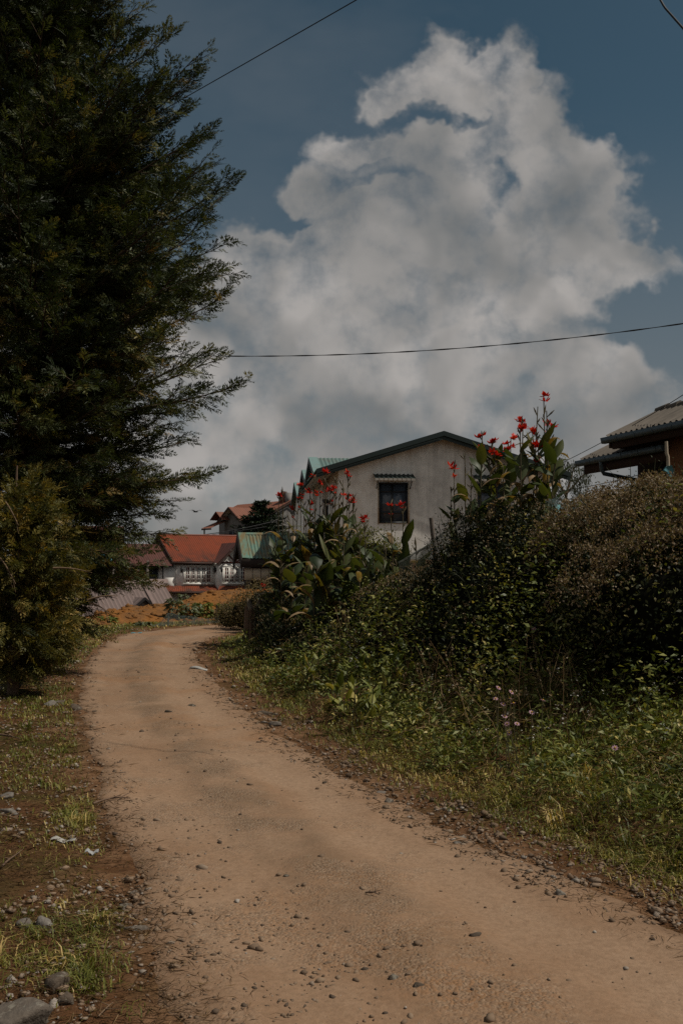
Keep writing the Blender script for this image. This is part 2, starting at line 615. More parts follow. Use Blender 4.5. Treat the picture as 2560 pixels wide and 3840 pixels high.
    M['weed'] = leaf_mat('weed_leaves', [(0, (.027, .041, .010)), (.45, (.096, .118, .025)), (.8, (.231, .227, .061)), (1, (.437, .352, .120))], .22, .5, .25)
    M['straw'] = leaf_mat('dry_straw', [(0, (.043, .024, .012)), (.25, (.113, .065, .030)), (.55, (.208, .138, .070)), (1, (.329, .242, .134))], .2, .8, .1)
    M['bush'] = leaf_mat('yellow_green_leaves', [(0, (.048, .056, .010)), (.5, (.112, .116, .021)), (1, (.176, .160, .040))], .3, .45, .3)
    M['canna_leaf'] = leaf_mat('canna_leaves', [(0, (.022, .036, .014)), (.5, (.045, .062, .02)), (.8, (.085, .088, .025)), (.93, (.14, .09, .025)), (1, (.30, .21, .125))], .3, .5, .3, (1.35, 1.25, .4))
    M['canna_stem'] = plain_mat('canna_stems', (.075, .06, .03), .6, .3, .4, 10)
    M['canna_red'] = leaf_mat('canna_petals', [(0, (.36, .008, .004)), (.6, (.52, .016, .006)), (1, (.62, .055, .010))], .3, .5, .3, (1.1, 1.1, 1.1))
    M['pink'] = leaf_mat('pink_petals', [(0, (.40, .22, .28)), (1, (.52, .34, .39))], .3, .6, .2, (1, 1, 1))
    M['white_petal'] = leaf_mat('white_petals', [(0, (.34, .32, .28)), (1, (.5, .48, .44))], .2, .7, .2, (1, 1, 1))
    M['yellow'] = leaf_mat('yellow_petals', [(0, (.5, .30, .02)), (1, (.62, .42, .03))], .2, .6, .2, (1, 1, 1))
    M['gum'] = leaf_mat('gum_leaves', [(0, (.035, .042, .028)), (1, (.085, .09, .06))], .15, .6, .2)
    M['conifer'] = leaf_mat('conifer_needles', [(0, (.008, .016, .009)), (1, (.028, .042, .02))], .1, .6, .2)
    M['shadeleaf'] = leaf_mat('pale_leaves', [(0, (.05, .065, .03)), (1, (.15, .16, .09))], .2, .4, .4)

    # buildings
    m, t = new_mat('stained_white_plaster')
    pos = t.n('ShaderNodeNewGeometry').outputs['Position']
    run = t.noise(t.map(pos, (3.2, 3.2, .28)), 1.0, 6, .7)
    mott = t.noise(pos, 2.2, 7, .72)
    fin = t.noise(pos, 9, 5, .7)
    sep = t.n('ShaderNodeSeparateXYZ')
    t.set(sep, 0, pos)
    # mould: more on the middle-right part of the gable, washed down in runs
    side = t.mrange(sep.outputs[0], .8, 4.0)
    f = t.math('ADD', t.math('ADD', t.math('MULTIPLY', run, .55), t.math('MULTIPLY', mott, .45)), t.math('MULTIPLY', side, .17))
    stain = t.math('MULTIPLY', t.mrange(f, .53, .74), .50)
    low = t.mrange(sep.outputs[2], 3.6, 3.1)
    stain = t.math('MULTIPLY', stain, t.math('SUBTRACT', 1.0, t.math('MULTIPLY', low, .7)))
    c = t.mix(fin, (.74, .70, .64), (.84, .81, .755))
    c = t.mix(stain, c, (.20, .195, .185))
    rus = t.math('MULTIPLY', t.mrange(t.noise(t.map(pos, (.9, .9, .5)), 1.0, 4), .56, .7), .4)
    c = t.mix(rus, c, (.42, .30, .21))
    out(t, pbsdf(t, c, .9, .15, fin, .25, .02))
    M['plaster'] = m
    M['white_wall'] = plain_mat('white_paint_wall', (.810, .787, .742), .75, .25, .08, 3, .05, (.405, .383, .349), 1.6)
    M['white_trim'] = plain_mat('white_trim', (.745, .724, .673), .6, .3, .08, 8, 0, (.414, .373, .310), 4)
    M['cream'] = plain_mat('cream_wall', (.52, .43, .32), .85, .2, .12, 4, .05, (.3, .25, .2), 2)
    M['grey_wall'] = plain_mat('grey_block_wall', (.19, .18, .17), .9, .15, .25, 5, .2, (.10, .09, .085), 2)
    M['orange_wall'] = plain_mat('orange_wall', (.252, .093, .030), .85, .2, .15, 4, .05, (.132, .060, .030), 2)
    M['dark_wall'] = plain_mat('dark_brown_wall', (.06, .035, .026), .9, .1, .3, 4)
    M['teal_wall'] = plain_mat('teal_wall', (.10, .27, .30), .8, .25, .12, 4, 0, (.12, .18, .18), 2)
    M['timber_red'] = plain_mat('red_brown_timber', (.13, .035, .024), .7, .25, .25, 6)
    M['dark_timber'] = plain_mat('dark_timber', (.03, .022, .018), .8, .2, .3, 8)
    M['dark_green'] = plain_mat('dark_green_fascia', (.008, .019, .017), .55, .4, .2, 4)
    M['soffit'] = plain_mat('pale_soffit', (.55, .52, .46), .8, .2, .1, 5, 0, (.3, .27, .23), 3)
    M['frame_dark'] = plain_mat('dark_window_frame', (.015, .016, .018), .5, .4, .2, 5)
    M['fascia_brown'] = plain_mat('brown_fascia', (.05, .026, .02), .7, .25, .3, 6)
    M['gutter'] = plain_mat('blue_grey_gutter', (.075, .10, .115), .5, .4, .3, 5, 0, (.05, .05, .05), 3)
    M['grey_post'] = plain_mat('weathered_post', (.12, .10, .085), .9, .1, .4, 15, .3)
    M['pale_post'] = plain_mat('pale_post', (.35, .29, .22), .85, .15, .3, 12, .2)
    M['black'] = plain_mat('black_metal', (.012, .012, .013), .5, .4, .2, 5)
    M['wire'] = plain_mat('black_cable', (.012, .012, .013), .6, .3, .2, 5)
    M['curtain'] = plain_mat('red_curtain', (.14, .022, .022), .9, .1, .3, 12)
    M['concrete'] = plain_mat('grey_concrete', (.30, .30, .30), .85, .2, .2, 4, .2, (.16, .155, .15), 2)
    m, t = new_mat('window_glass')
    out(t, pbsdf(t, (.05, .062, .078), .12, .5))
    M['glass'] = m
    M['red_roof'] = roof_mat('red_painted_roof', (.205, .043, .016), (.09, .034, .018), .65, .5, .3, .5, .76, .95)
    M['brown_roof'] = roof_mat('brown_roof', (.106, .040, .030), (.040, .023, .020), .7, .6, .3)
    M['pink_roof'] = roof_mat('pinkish_grey_roof', (.195, .143, .127), (.081, .060, .054), .35, .45, .4, .55, .8)
    M['rust_roof'] = roof_mat('faded_rust_roof', (.198, .076, .046), (.112, .059, .046), .5, .6, .3)
    M['green_roof'] = roof_mat('weathered_green_roof', (.112, .198, .155), (.158, .099, .036), .85, .5, .35, .50, .62)
    M['teal_roof'] = roof_mat('teal_roof', (.112, .174, .157), (.132, .084, .054), .45, .5, .35, .52, .7)
    M['teal_flash'] = plain_mat('teal_flashing', (.165, .251, .238), .5, .35, .1, 3, 0, (.150, .165, .142), 3)
    M['tile_roof'] = roof_mat('mossy_grey_roof', (.168, .144, .120), (.068, .060, .050), .7, .9, .15, .45, .65)
    M['fence_red'] = plain_mat('red_brown_sheet', (.17, .05, .026), .7, .25, .25, 5)

    # thin nets: woven plastic, half see-through
    def net(name, col, alpha):
        m, t = new_mat(name)
        pos = t.n('ShaderNodeNewGeometry').outputs['Position']
        c = t.mix(t.noise(pos, 6, 5), tuple(x * .6 for x in col), tuple(min(1, x * 1.3) for x in col))
        d = t.n('ShaderNodeBsdfDiffuse')
        t.set(d, 'Color', c)
        tl = t.n('ShaderNodeBsdfTranslucent')
        t.set(tl, 'Color', c)
        a = t.n('ShaderNodeMixShader')
        t.set(a, 0, .4)
        t.t.links.new(d.outputs[0], a.inputs[1])
        t.t.links.new(tl.outputs[0], a.inputs[2])
        tr = t.n('ShaderNodeBsdfTransparent')
        b = t.n('ShaderNodeMixShader')
        t.set(b, 0, t.mrange(t.noise(pos, 5, 4), .3, .7, alpha - .2, alpha + .2))
        t.t.links.new(tr.outputs[0], b.inputs[1])
        t.t.links.new(a.outputs[0], b.inputs[2])
        out(t, b.outputs[0])
        return m
    M['net_grey'] = net('grey_shade_net', (.17, .18, .155), .62)
    M['net_teal'] = net('teal_netting', (.12, .155, .15), .30)
    M['cloth_teal'] = plain_mat('teal_cloth', (.10, .25, .28), .8, .15, .3, 8)
    M['white_plastic'] = plain_mat('white_plastic', (.336, .320, .289), .5, .4, .1, 5)
    # split heartwood of the stump
    m, t = new_mat('weathered_wood')
    pos = t.n('ShaderNodeNewGeometry').outputs['Position']
    g = t.noise(t.map(pos, (14, 14, 1.2)), 1.0, 5, .65)
    c = t.ramp(g, [(.3, (.04, .028, .02)), (.5, (.16, .12, .085)), (.7, (.36, .29, .21))])
    out(t, pbsdf(t, c, .9, .15, g, .8, .05))
    M['wood'] = m


make_mats()
# ---------------------------------------------------------------- camera, sun, sky
cam = bpy.data.cameras.new('camera')
cam.sensor_fit = 'VERTICAL'
cam.sensor_height, cam.sensor_width, cam.lens = 36, 24, 35
cam.clip_start, cam.clip_end = .1, 3000
camo = bpy.data.objects.new('camera', cam)
camo.location = (0, 0, CAM_Z)
camo.rotation_euler = (pi / 2 + PITCH, 0, 0)
COL.objects.link(camo)
SC.camera = camo

SUN_EL, SUN_AZ = R(54), R(97)            # azimuth clockwise from straight ahead (+Y) towards the right (+X)
sd = Vector((math.sin(SUN_AZ) * math.cos(SUN_EL), math.cos(SUN_AZ) * math.cos(SUN_EL), math.sin(SUN_EL)))
sun = bpy.data.lights.new('sun', 'SUN')
sun.energy, sun.angle, sun.color = 5.0, R(.53), (1, .93, .82)
suno = bpy.data.objects.new('sun', sun)
suno.rotation_euler = sd.to_track_quat('Z', 'Y').to_euler()
suno.location = (20, 20, 40)
COL.objects.link(suno)

SC.view_settings.view_transform = 'Standard'
SC.view_settings.look = 'None'
SC.cycles.use_denoising = False
SC.view_settings.gamma = 1
SC.view_settings.exposure = -.48
SKY = .05


def make_world():
    w = bpy.data.worlds.new('World')
    SC.world = w
    w.use_nodes = True
    w.cycles.sampling_method = 'MANUAL'
    w.cycles.sample_map_resolution = 256
    w.node_tree.nodes.clear()
    t = NT(w.node_tree)
    sky = t.n('ShaderNodeTexSky', sky_type='NISHITA', sun_disc=False, sun_elevation=SUN_EL, sun_rotation=SUN_AZ, altitude=1800,
              air_density=1.0, dust_density=1.2, ozone_density=1.6)
    co = t.n('ShaderNodeTexCoord').outputs['Generated']
    sep = t.n('ShaderNodeSeparateXYZ')
    t.set(sep, 0, co)
    x, y, z = sep.outputs
    front = t.math('MAXIMUM', y, .04)
    u, v = t.math('DIVIDE', x, front), t.math('DIVIDE', z, front)
    uvn = t.n('ShaderNodeCombineXYZ')
    t.set(uvn, 0, u)
    t.set(uvn, 1, v)
    uv = uvn.outputs[0]

    def cumulus(off, full=True):
        """cloud density at the direction shifted by off: soft domes, billows on them, frayed edges"""
        p0 = t.vmath('ADD', uv, off) if off else uv
        wn = t.vmath('SUBTRACT', t.noise(p0, 6.0, 5, .6, out='Color', dim='2D'), (.5, .5, .5))
        p = t.vmath('ADD', t.vmath('ADD', p0, (.014, -.013, 0)), t.vmath('MULTIPLY', wn, (.15, .15, 0)))
        # (centre x, centre y, radius x, radius y, weight) as seen in the photo
        blobs = [(1640, 180, 130, 120, .8), (1560, 300, 180, 150, .9), (1760, 300, 200, 170, 1), (1930, 270, 170, 190, 1), (2010, 500, 210, 280, 1.1), (1480, 380, 120, 90, .7),
                 (1700, 380, 260, 120, .6), (2120, 800, 270, 360, 1.1), (1400, 540, 150, 120, .9), (1530, 620, 220, 150, .9), (1740, 640, 260, 210, 1), (1880, 420, 150, 180, .5), (1260, 690, 170, 90, .7), (1190, 730, 90, 70, .5),
                 (1500, 900, 430, 260, 1), (1080, 960, 380, 170, 1), (1000, 900, 180, 110, .5), (1360, 830, 160, 110, .6), (1820, 1000, 550, 280, 1), (2260, 1060, 360, 230, .9), (2420, 980, 200, 110, .5),
                 (1300, 1300, 900, 400, 1.3), (1750, 1350, 800, 360, 1.2), (1500, 1850, 1500, 560, 1.6), (2330, 1540, 270, 210, 1.2),
                 (700, 1500, 600, 700, 1.2), (100, 1700, 700, 600, 1.2), (1720, 540, 140, 130, .5), (2330, 900, 200, 160, .7), (2200, 640, 130, 120, .5), (2480, 1020, 330, 140, .75), (2300, 760, 160, 130, .5),
                 (1720, 470, 100, 50, -.30), (1640, 480, 60, 45, -.25), (1965, 760, 90, 120, -.22), (1880, 680, 60, 60, -.22), (1240, 815, 170, 50, -.5), (1160, 870, 60, 50, -.3), (2680, 1270, 420, 130, -.5),
                 (-900, 1500, 900, 700, 1), (3300, 1700, 700, 400, 1), (3900, 700, 800, 500, .8), (-1500, 300, 900, 500, .9)]
        tot = None
        for bx, by, rx, ry, wt in blobs:
            c = P(bx, by, 1.0)
            d = t.vmath('MULTIPLY', t.vmath('SUBTRACT', p, (c.x, c.z - CAM_Z, 0)), (F_PX / rx, F_PX / ry, 0))
            ln = t.vmath('LENGTH', d, out=1)
            g = t.math('SUBTRACT', 1.0, ln)
            g = t.math('MULTIPLY', t.math('MAXIMUM', g, 0.0), wt * 1.5)
            tot = g if tot is None else t.math('ADD', tot, g)
        tot = t.math('MINIMUM', t.math('MAXIMUM', tot, -.2), .9)
        bil = t.n('ShaderNodeTexVoronoi', feature='SMOOTH_F1', voronoi_dimensions='2D', inp={'Scale': 13.0, 'Smoothness': .6, 'Detail': 2.0, 'Roughness': .55, 'Lacunarity': 2.1})
        t.set(bil, 'Vector', p)
        near = t.mrange(tot, 0.0, .2)              # billows only where a dome is near: no stray puffs
        a = t.math('MULTIPLY', t.math('MULTIPLY', t.math('SUBTRACT', .42, bil.outputs['Distance']), .55), near)
        n = t.noise(p0, 22, 6, .62, dim='2D')
        b = t.math('MULTIPLY', t.math('MULTIPLY', t.math('SUBTRACT', n, .5), .9), near)
        return t.math('ADD', t.math('ADD', tot, a), b), tot

    d0, body = cumulus(None)

    def puffs(off):
        w = t.vmath('SUBTRACT', t.noise(uv, 5.0, 4, .55, out='Color', dim='2D'), (.5, .5, .5))
        nd = t.n('ShaderNodeTexVoronoi', feature='SMOOTH_F1', voronoi_dimensions='2D', inp={'Scale': 5.2, 'Smoothness': .7, 'Detail': 2.0, 'Roughness': .45, 'Lacunarity': 2.3})
        t.set(nd, 'Vector', t.vmath('ADD', t.vmath('ADD', uv, off), t.vmath('MULTIPLY', w, (.16, .16, 0))))
        return nd.outputs['Distance']
    alpha = t.mrange(d0, -.04, .95, 0, 1, True)
    shade = t.math('MULTIPLY', t.math('SUBTRACT', puffs((.018, .045, 0)), puffs((0, 0, 0))), 1.25)
    soft = t.noise(uv, 3.5, 5, .55, dim='2D')
    base = t.mrange(v, .10, .40, .54, .64)
    edge = t.mrange(body, .9, .25, 0., .08)
    lum = t.math('ADD', t.math('ADD', base, edge), shade)
    lum = t.math('ADD', lum, t.math('MULTIPLY', t.math('SUBTRACT', soft, .5), .6), clamp=True)
    ccol = t.ramp(lum, [(0, (.56, .58, .585)), (.35, (.76, .75, .73)), (.65, (.99, .95, .91)), (1, (1.30, 1.23, 1.17))])
    ccol = t.mix(1.0, ccol, (CLOUD, CLOUD, CLOUD), 'MULTIPLY')
    hsv = t.n('ShaderNodeHueSaturation', inp={'Hue': .470, 'Saturation': .98, 'Value': SKYV})
    t.set(hsv, 'Color', sky.outputs[0])
    # thin veil of high cloud low in the sky and on the left
    veil = t.math('MULTIPLY', t.mrange(t.math('SUBTRACT', t.noise(t.map(uv, (2.0, 3.5, 0)), 1.0, 5, .6), t.math('MULTIPLY', u, .55)), .38, .85), .34)
    c = t.mix(veil, hsv.outputs[0], tuple(v * CLOUD * .8 for v in (.80, .83, .86)))
    low = t.math('MULTIPLY', t.mrange(v, .50, .12, 0., 1., True), t.mrange(u, -.15, .30, .25, .62))
    c = t.mix(low, c, tuple(q * CLOUD * .62 for q in (.86, .90, .92)))
    c = t.mix(t.math('MULTIPLY', alpha, .96), c, ccol)
    # unseen broken cloud added behind the camera, to fill faces turned towards it
    rear_fill = t.math('MULTIPLY', t.mrange(y, .02, -.25), t.mrange(t.noise(co, 2.6, 5, .55), .40, .56))
    c = t.mix(t.math('MULTIPLY', rear_fill, .8), c, tuple(q * CLOUD for q in (1.3, 1.25, 1.18)))
    bg = t.n('ShaderNodeBackground')
    t.set(bg, 'Color', c)
    t.set(bg, 'Strength', SKY)
    o = t.n('ShaderNodeOutputWorld')
    t.t.links.new(bg.outputs[0], o.inputs[0])


SKYV, CLOUD = .92, 8.5
make_world()


# ---------------------------------------------------------------- ground and road
def axis(lo, hi, step, far, grow=1.25):
    c = list(np.arange(lo, hi + 1e-6, step))
    s, x = step, hi
    while x < far:
        s *= grow
        x += s
        c.append(x)
    s, x = step, lo
    pre = []
    while x > -far:
        s *= grow
        x -= s
        pre.append(x)
    return np.array(pre[::-1] + c)


def grid_mesh(mb, X, Y, Z, tint, mask=None, suv=None):
    ny, nx = X.shape
    i, j = np.meshgrid(np.arange(ny - 1), np.arange(nx - 1), indexing='ij')
    Fq = np.stack([i * nx + j, i * nx + j + 1, (i + 1) * nx + j + 1, (i + 1) * nx + j], -1).reshape(-1, 4)
    if mask is not None:
        Fq = Fq[mask.ravel()[Fq].all(1)]
    mb.add(np.stack([X, Y, Z], -1).reshape(-1, 3), Fq, np.ravel(tint), None if suv is None else suv.reshape(-1, 3))


def make_ground():
    xs = axis(-9, 7, .11, 700, 1.16)
    ys = np.concatenate([axis(2, 24, .11, 4, 1.3)[0:0], np.arange(-5, 2, .4), np.arange(2, 14, .10), np.arange(14, 46, .2)])
    s, yv, ext = .2, 46.0, []
    while yv < 900:
        s *= 1.1
        yv += s
        ext.append(yv)
    ys = np.concatenate([[-400, -120, -40, -15], ys, ext])
    X, Y = np.meshgrid(xs, ys)
    sr, sl = sdist(RE, X, Y), -sdist(LE, X, Y)
    Z = H(X, Y, True, sr, sl)
    inside = np.minimum(-sr, -sl)
    Z = Z - .05 * sm((inside - .1) / .25)
    Z = np.where(np.hypot(X, Y) > 250, Z - 6, Z)
    lump = (fbm(X, Y, .16, 41, 2) - .5) * .05 * (inside < .05) * (np.hypot(X, Y) < 40)
    edge = np.maximum(sr, sl)
    tint = np.clip(1 - edge / 1.1 + (fbm(X, Y, .6, 9) - .5) * .9, 0, 1)
    mb = MB()
    grid_mesh(mb, X, Y, Z + lump, tint)
    tag(mb.build('ground', M['ground'], smooth=True), kind='structure')


def resample(poly, n, dens=None):
    L = np.concatenate([[0], np.cumsum(np.hypot(*np.diff(poly, axis=0).T))])
    t = np.linspace(0, 1, n) if dens is None else dens
    return np.stack([np.interp(t * L[-1], L, poly[:, k]) for k in (0, 1)], 1), t * L[-1]


def make_road():
    n = 640
    tt = np.linspace(0, 1, n) ** 1.5
    A, la = resample(LE, n, tt)
    B, lb = resample(RE, n, tt)
    m = 56
    u = np.linspace(0, 1, m)
    wob = .42 * (fbm(la, la * 0, .9, 11) - .5) + .2 * (fbm(la, la * 0, .25, 12) - .5)
    wob2 = .36 * (fbm(la, la * 0, .8, 13) - .5) + .2 * (fbm(la, la * 0, .22, 14) - .5)
    d = (B - A) / np.linalg.norm(B - A, axis=1)[:, None]
    A2 = A + d * (wob[:, None] + .02)
    B2 = B + d * (wob2[:, None] - .02)
    PT = A2[:, None] * (1 - u)[None, :, None] + B2[:, None] * u[None, :, None]
    X, Y = PT[..., 0], PT[..., 1]
    e = np.minimum(u, 1 - u)
    Z = H(X, Y) + .012 - .035 * (1 - sm(e / .03))[None]
    Z = Z + (fbm(X, Y, .12, 61, 2) - .5) * .02
    mb = MB()
    suv = np.stack([np.broadcast_to(1 - u[None], X.shape), np.broadcast_to(la[:, None], X.shape), X * 0], -1)
    grid_mesh(mb, X, Y, Z, .5, None, suv)
    tag(mb.build('road', M['road'], smooth=True), kind='structure')


make_ground()
make_road()


def make_mound():
    """heap of fresh earth beyond the bend"""
    xs, ys = np.arange(-15, 2.5, .1), np.arange(31, 46, .12)
    X, Y = np.meshgrid(xs, ys)
    sl = -sdist(LE, X, Y)
    # crest height along x as the photo shows it
    top = np.interp(X, [-15, -11.8, -10.3, -8.4, -6.6, -5.6, -4.1, -2, 0, 2], [-1.0, -.7, -.25, .40, .58, .98, 1.10, 1.1, .9, .5])
    prof = sm((sl - .35) / 4.6) * (1 - sm((sl - 6.5) / 4))
    base = H(X, Y)
    Z = (top + .25) * prof - .25 + (fbm(X, Y, .9, 21, 4) - .5) * .30 * prof + (fbm(X, Y, .22, 22, 3) - .5) * .14 * prof
    Z = np.where(prof > .02, Z, base - .4)
    mb = MB()
    keep = (prof > .02)
    grid_mesh(mb, X, Y, Z, .5, keep)
    # clods
    k = 900
    cx, cy = RNG.uniform(-11, 0, k), RNG.uniform(33, 41, k)
    s2 = -sdist(LE, cx, cy)
    pr = sm((s2 - .35) / 4.6) * (1 - sm((s2 - 6.5) / 4))
    ok = pr > .1
    tz = np.interp(cx, [-15, -11.8, -10.3, -8.4, -6.6, -5.6, -4.1, -2, 0, 2], [-1.0, -.7, -.25, .40, .58, .98, 1.10, 1.1, .9, .5])
    cz = (tz + .25) * pr - .25 + (fbm(cx, cy, .9, 21, 4) - .5) * .30 * pr + (fbm(cx, cy, .22, 22, 3) - .5) * .14 * pr
    pebbles(mb, np.stack([cx, cy, cz], 1)[ok], (RNG.gamma(2, .028, k) + .02)[ok], .5)
    tag(mb.build('soil_mound', M['earth'], smooth=False), kind='structure')


make_mound()
# ---------------------------------------------------------------- buildings
def part(name, mat, parent, fn, **kw):
    mb = MB()
    fn(mb)
    return mb.build(name, M[mat], parent, **kw)


def parts(name, mat, parent, fns, **kw):
    return [part(name, mat, parent, f, **kw) for f in fns]


def frame_bars(fr, mb, a0, a1, z0, z1, b, w, th, cols, rows):
    """outer frame and glazing bars of a window; cols/rows are fractions"""
    fr.box(mb, a0, a0 + w, b, b + th, z0, z1)
    fr.box(mb, a1 - w, a1, b, b + th, z0, z1)
    fr.box(mb, a0 + w, a1 - w, b, b + th, z0, z0 + w)
    fr.box(mb, a0 + w, a1 - w, b, b + th, z1 - w, z1)
    for f, cw in cols:
        c = a0 + (a1 - a0) * f
        fr.box(mb, c - cw / 2, c + cw / 2, b + .003, b + th - .006, z0 + w, z1 - w)
    for f, cw in rows:
        c = z0 + (z1 - z0) * f
        fr.box(mb, a0 + w, a1 - w, b + .006, b + th - .012, c - cw / 2, c + cw / 2)


def gable_roof(mb, fr, along, r0, r1, rp, half0, half1, zr, slope, pitch=.2, amp=.018, sharp=1):
    """two ribbed slopes; ridge runs along 'a' or 'b' from r0 to r1 at cross position rp"""
    def q(s, c, z):
        return fr.pt(s, c, z) if along == 'a' else fr.pt(c, s, z)
    for sg, h in ((1, half1), (-1, half0)):
        corrugated(mb, q(r0, rp + sg * h, zr - slope * h), q(r1, rp + sg * h, zr - slope * h), q(r0, rp, zr), q(r1, rp, zr), pitch, amp, 4, sharp)


def rake_board(mb, fr, along, s, c0, z0, c1, z1, hgt, th):
    """barge board in the vertical plane s, running from (c0,z0) to (c1,z1)"""
    pts = [(c0, z0), (c1, z1), (c1, z1 - hgt), (c0, z0 - hgt)]
    if along == 'a':
        fr.prism(mb, [(s, c, z) for c, z in pts], (th, 0, 0))
    else:
        fr.prism(mb, [(c, s, z) for c, z in pts], (0, th, 0))


def white_house():
    fr = Fr((P(1654, 1650, 44).x, 44, 0), R(6))
    root = empty('gable_house', (fr.o.x, fr.o.y, 2.4), 'stained white house with dark green gable roof and awnings above windows', 'house')
    zr, sl = P(1654, 1618, 43.4).z, .31
    hw, ov = 4.6, 1.0
    zb = 1.4
    wt = lambda c: zr - .12 - sl * abs(c)

    def walls(mb):
        fr.prism(mb, [(-hw, 0, zb), (hw, 0, zb), (hw, 0, wt(hw)), (0, 0, wt(0)), (-hw, 0, wt(hw))], (0, -11, 0))
        # left wing front wall and its gable end
        fr.prism(mb, [(-4.9, -4.9, zb), (-4.9, -12.2, zb), (-4.9, -12.2, 6.4), (-4.9, -8.6, 7.62), (-4.9, -4.9, 6.35)], (6, 0, 0))
        # window recess backing sits a hand deep behind the plaster line: reveal boards
    part('wall', 'plaster', root, walls)

    roof = part('roof', 'teal_roof', root, lambda mb: (
        gable_roof(mb, fr, 'b', .55, -11, 0, hw + ov, hw + ov + .1, zr, sl),
        gable_roof(mb, fr, 'a', -5.25, 1.0, -8.6, 4.1, 4.1, 7.84, .33)), smooth=True)

    for sg in (-1, 1):
        c1 = sg * (hw + ov + (.1 if sg > 0 else 0))
        part('barge_board', 'dark_green', root, lambda mb: rake_board(mb, fr, 'b', .56, 0, zr + .03, c1, zr - sl * abs(c1) + .03, .21, .05))
        part('inner_barge_board', 'dark_green', root, lambda mb: rake_board(mb, fr, 'b', .46, 0, zr - .1, c1, zr - sl * abs(c1) - .1, .24, .04))
    for b1 in (-4.5, -12.7):
        part('barge_board', 'dark_green', root, lambda mb: rake_board(mb, fr, 'a', -5.3, -8.6, 7.83, b1, 7.83 - .33 * abs(b1 + 8.6), .24, .05))

    def soffit(mb, sg):
        if 1:
            for k in range(4):
                ca, cb = sg * hw + sg * ov * k / 4, sg * hw + sg * ov * (k + 1) / 4 - sg * .02
                za, z2 = zr - sl * abs(ca) - .16, zr - sl * abs(cb) - .16
                fr.prism(mb, [(ca, .45, za), (cb, .45, z2), (cb, .45, z2 - .02), (ca, .45, za - .02)], (0, -11, 0))
    parts('soffit', 'soffit', root, [lambda mb: soffit(mb, -1), lambda mb: soffit(mb, 1)])

    def brackets(mb):
        for b in (.35,):
            fr.box(mb, hw, hw + ov + .05, b - .04, b + .04, wt(hw) - .42, wt(hw) - .34)
            fr.prism(mb, [(hw, b - .03, wt(hw) - .75), (hw + ov * .9, b - .03, wt(hw) - .40), (hw + ov * .9, b - .03, wt(hw) - .34), (hw, b - .03, wt(hw) - .67)], (0, .06, 0))
    part('bracket', 'dark_green', root, brackets)
    part('purlin_end', 'dark_timber', root, lambda mb: fr.box(mb, -hw + 1.55, -hw + 1.85, .003, .40, wt(hw - 1.7) - .17, wt(hw - 1.7) - .10))
    part('side_panel', 'teal_wall', root, lambda mb: fr.box(mb, hw + .002, hw + .9, -3, -.3, zb, 4.9))

    for b1 in (-4.5, -12.7):
        z1 = 7.84 - .33 * abs(b1 + 8.6)
        part('verge_flashing', 'teal_flash', root, lambda mb: fr.prism(mb, [(-5.3, -8.6, 7.88), (-5.3, b1, z1 + .04), (-4.85, b1, z1 + .04), (-4.85, -8.6, 7.88)], (0, 0, .02)))

    for c in (-2.17, 2.25):
        a0, a1, z0, z1 = c - .64, c + .64, P(0, 1962, 43.75).z, P(0, 1810, 43.75).z
        mb = MB()
        frame_bars(fr, mb, a0, a1, z0, z1, .004, .06, .05, [(.46, .09)], [(.78, .06), (.26, .06)])
        w = mb.build('window', M['frame_dark'], root)
        part('pane', 'glass', w, lambda m: fr.box(m, a0 + .05, a1 - .05, .003, .012, z0 + .05, z1 - .05))
        parts('reveal', 'cream', w, [lambda m: fr.box(m, a1 + .002, a1 + .09, .003, .03, z0 - .05, z1 + .02), lambda m: fr.box(m, a0 - .05, a0 - .002, .003, .03, z0 - .05, z1 + .02)])

        def awning(m):
            za, zbt = z1 + .36, z1 + .10
            corrugated(m, fr.pt(a0 - .24, .55, zbt), fr.pt(a1 + .27, .55, zbt), fr.pt(a0 - .26, .003, za), fr.pt(a1 + .22, .003, za), .21, .028, 3, 2)
        aw = part('awning', 'dark_green', root, awning, smooth=True)

        def edge(m):
            n = 9
            for k in range(n):
                x0 = a0 - .24 + (a1 - a0 + .51) * k / n
                x1 = a0 - .24 + (a1 - a0 + .51) * (k + 1) / n - .03
                fr.prism(m, [(x0, .56, z1 + .05), (x1, .56, z1 + .05), (x1, .57, z1 + .145), (x0, .57, z1 + .145)], (0, .012, 0))
        part('valance', 'soffit', aw, edge)
        for x in (a0 - .12, a1 + .1):
            part('bracket', 'frame_dark', aw, lambda m: fr.prism(m, [(x, .01, z1 - .28), (x, .5, z1 + .06), (x, .5, z1 + .09), (x, .01, z1 - .22)], (.03, 0, 0)))
    # wing window under its own dark hood
    mb = MB()
    frame_bars(fr, mb, -4.75, -3.9, 3.6, 5.1, -4.895, .07, .05, [(.5, .05)], [(.7, .05)])
    w = mb.build('window', M['frame_dark'], root)
    part('pane', 'glass', w, lambda m: fr.box(m, -4.7, -3.95, -4.89, -4.88, 3.65, 5.05))
    part('awning', 'frame_dark', root, lambda m: fr.prism(m, [(-4.88, -4.895, 5.4), (-4.88, -4.35, 5.22), (-4.88, -4.35, 5.17), (-4.88, -4.895, 5.3)], (1.2, 0, 0)))


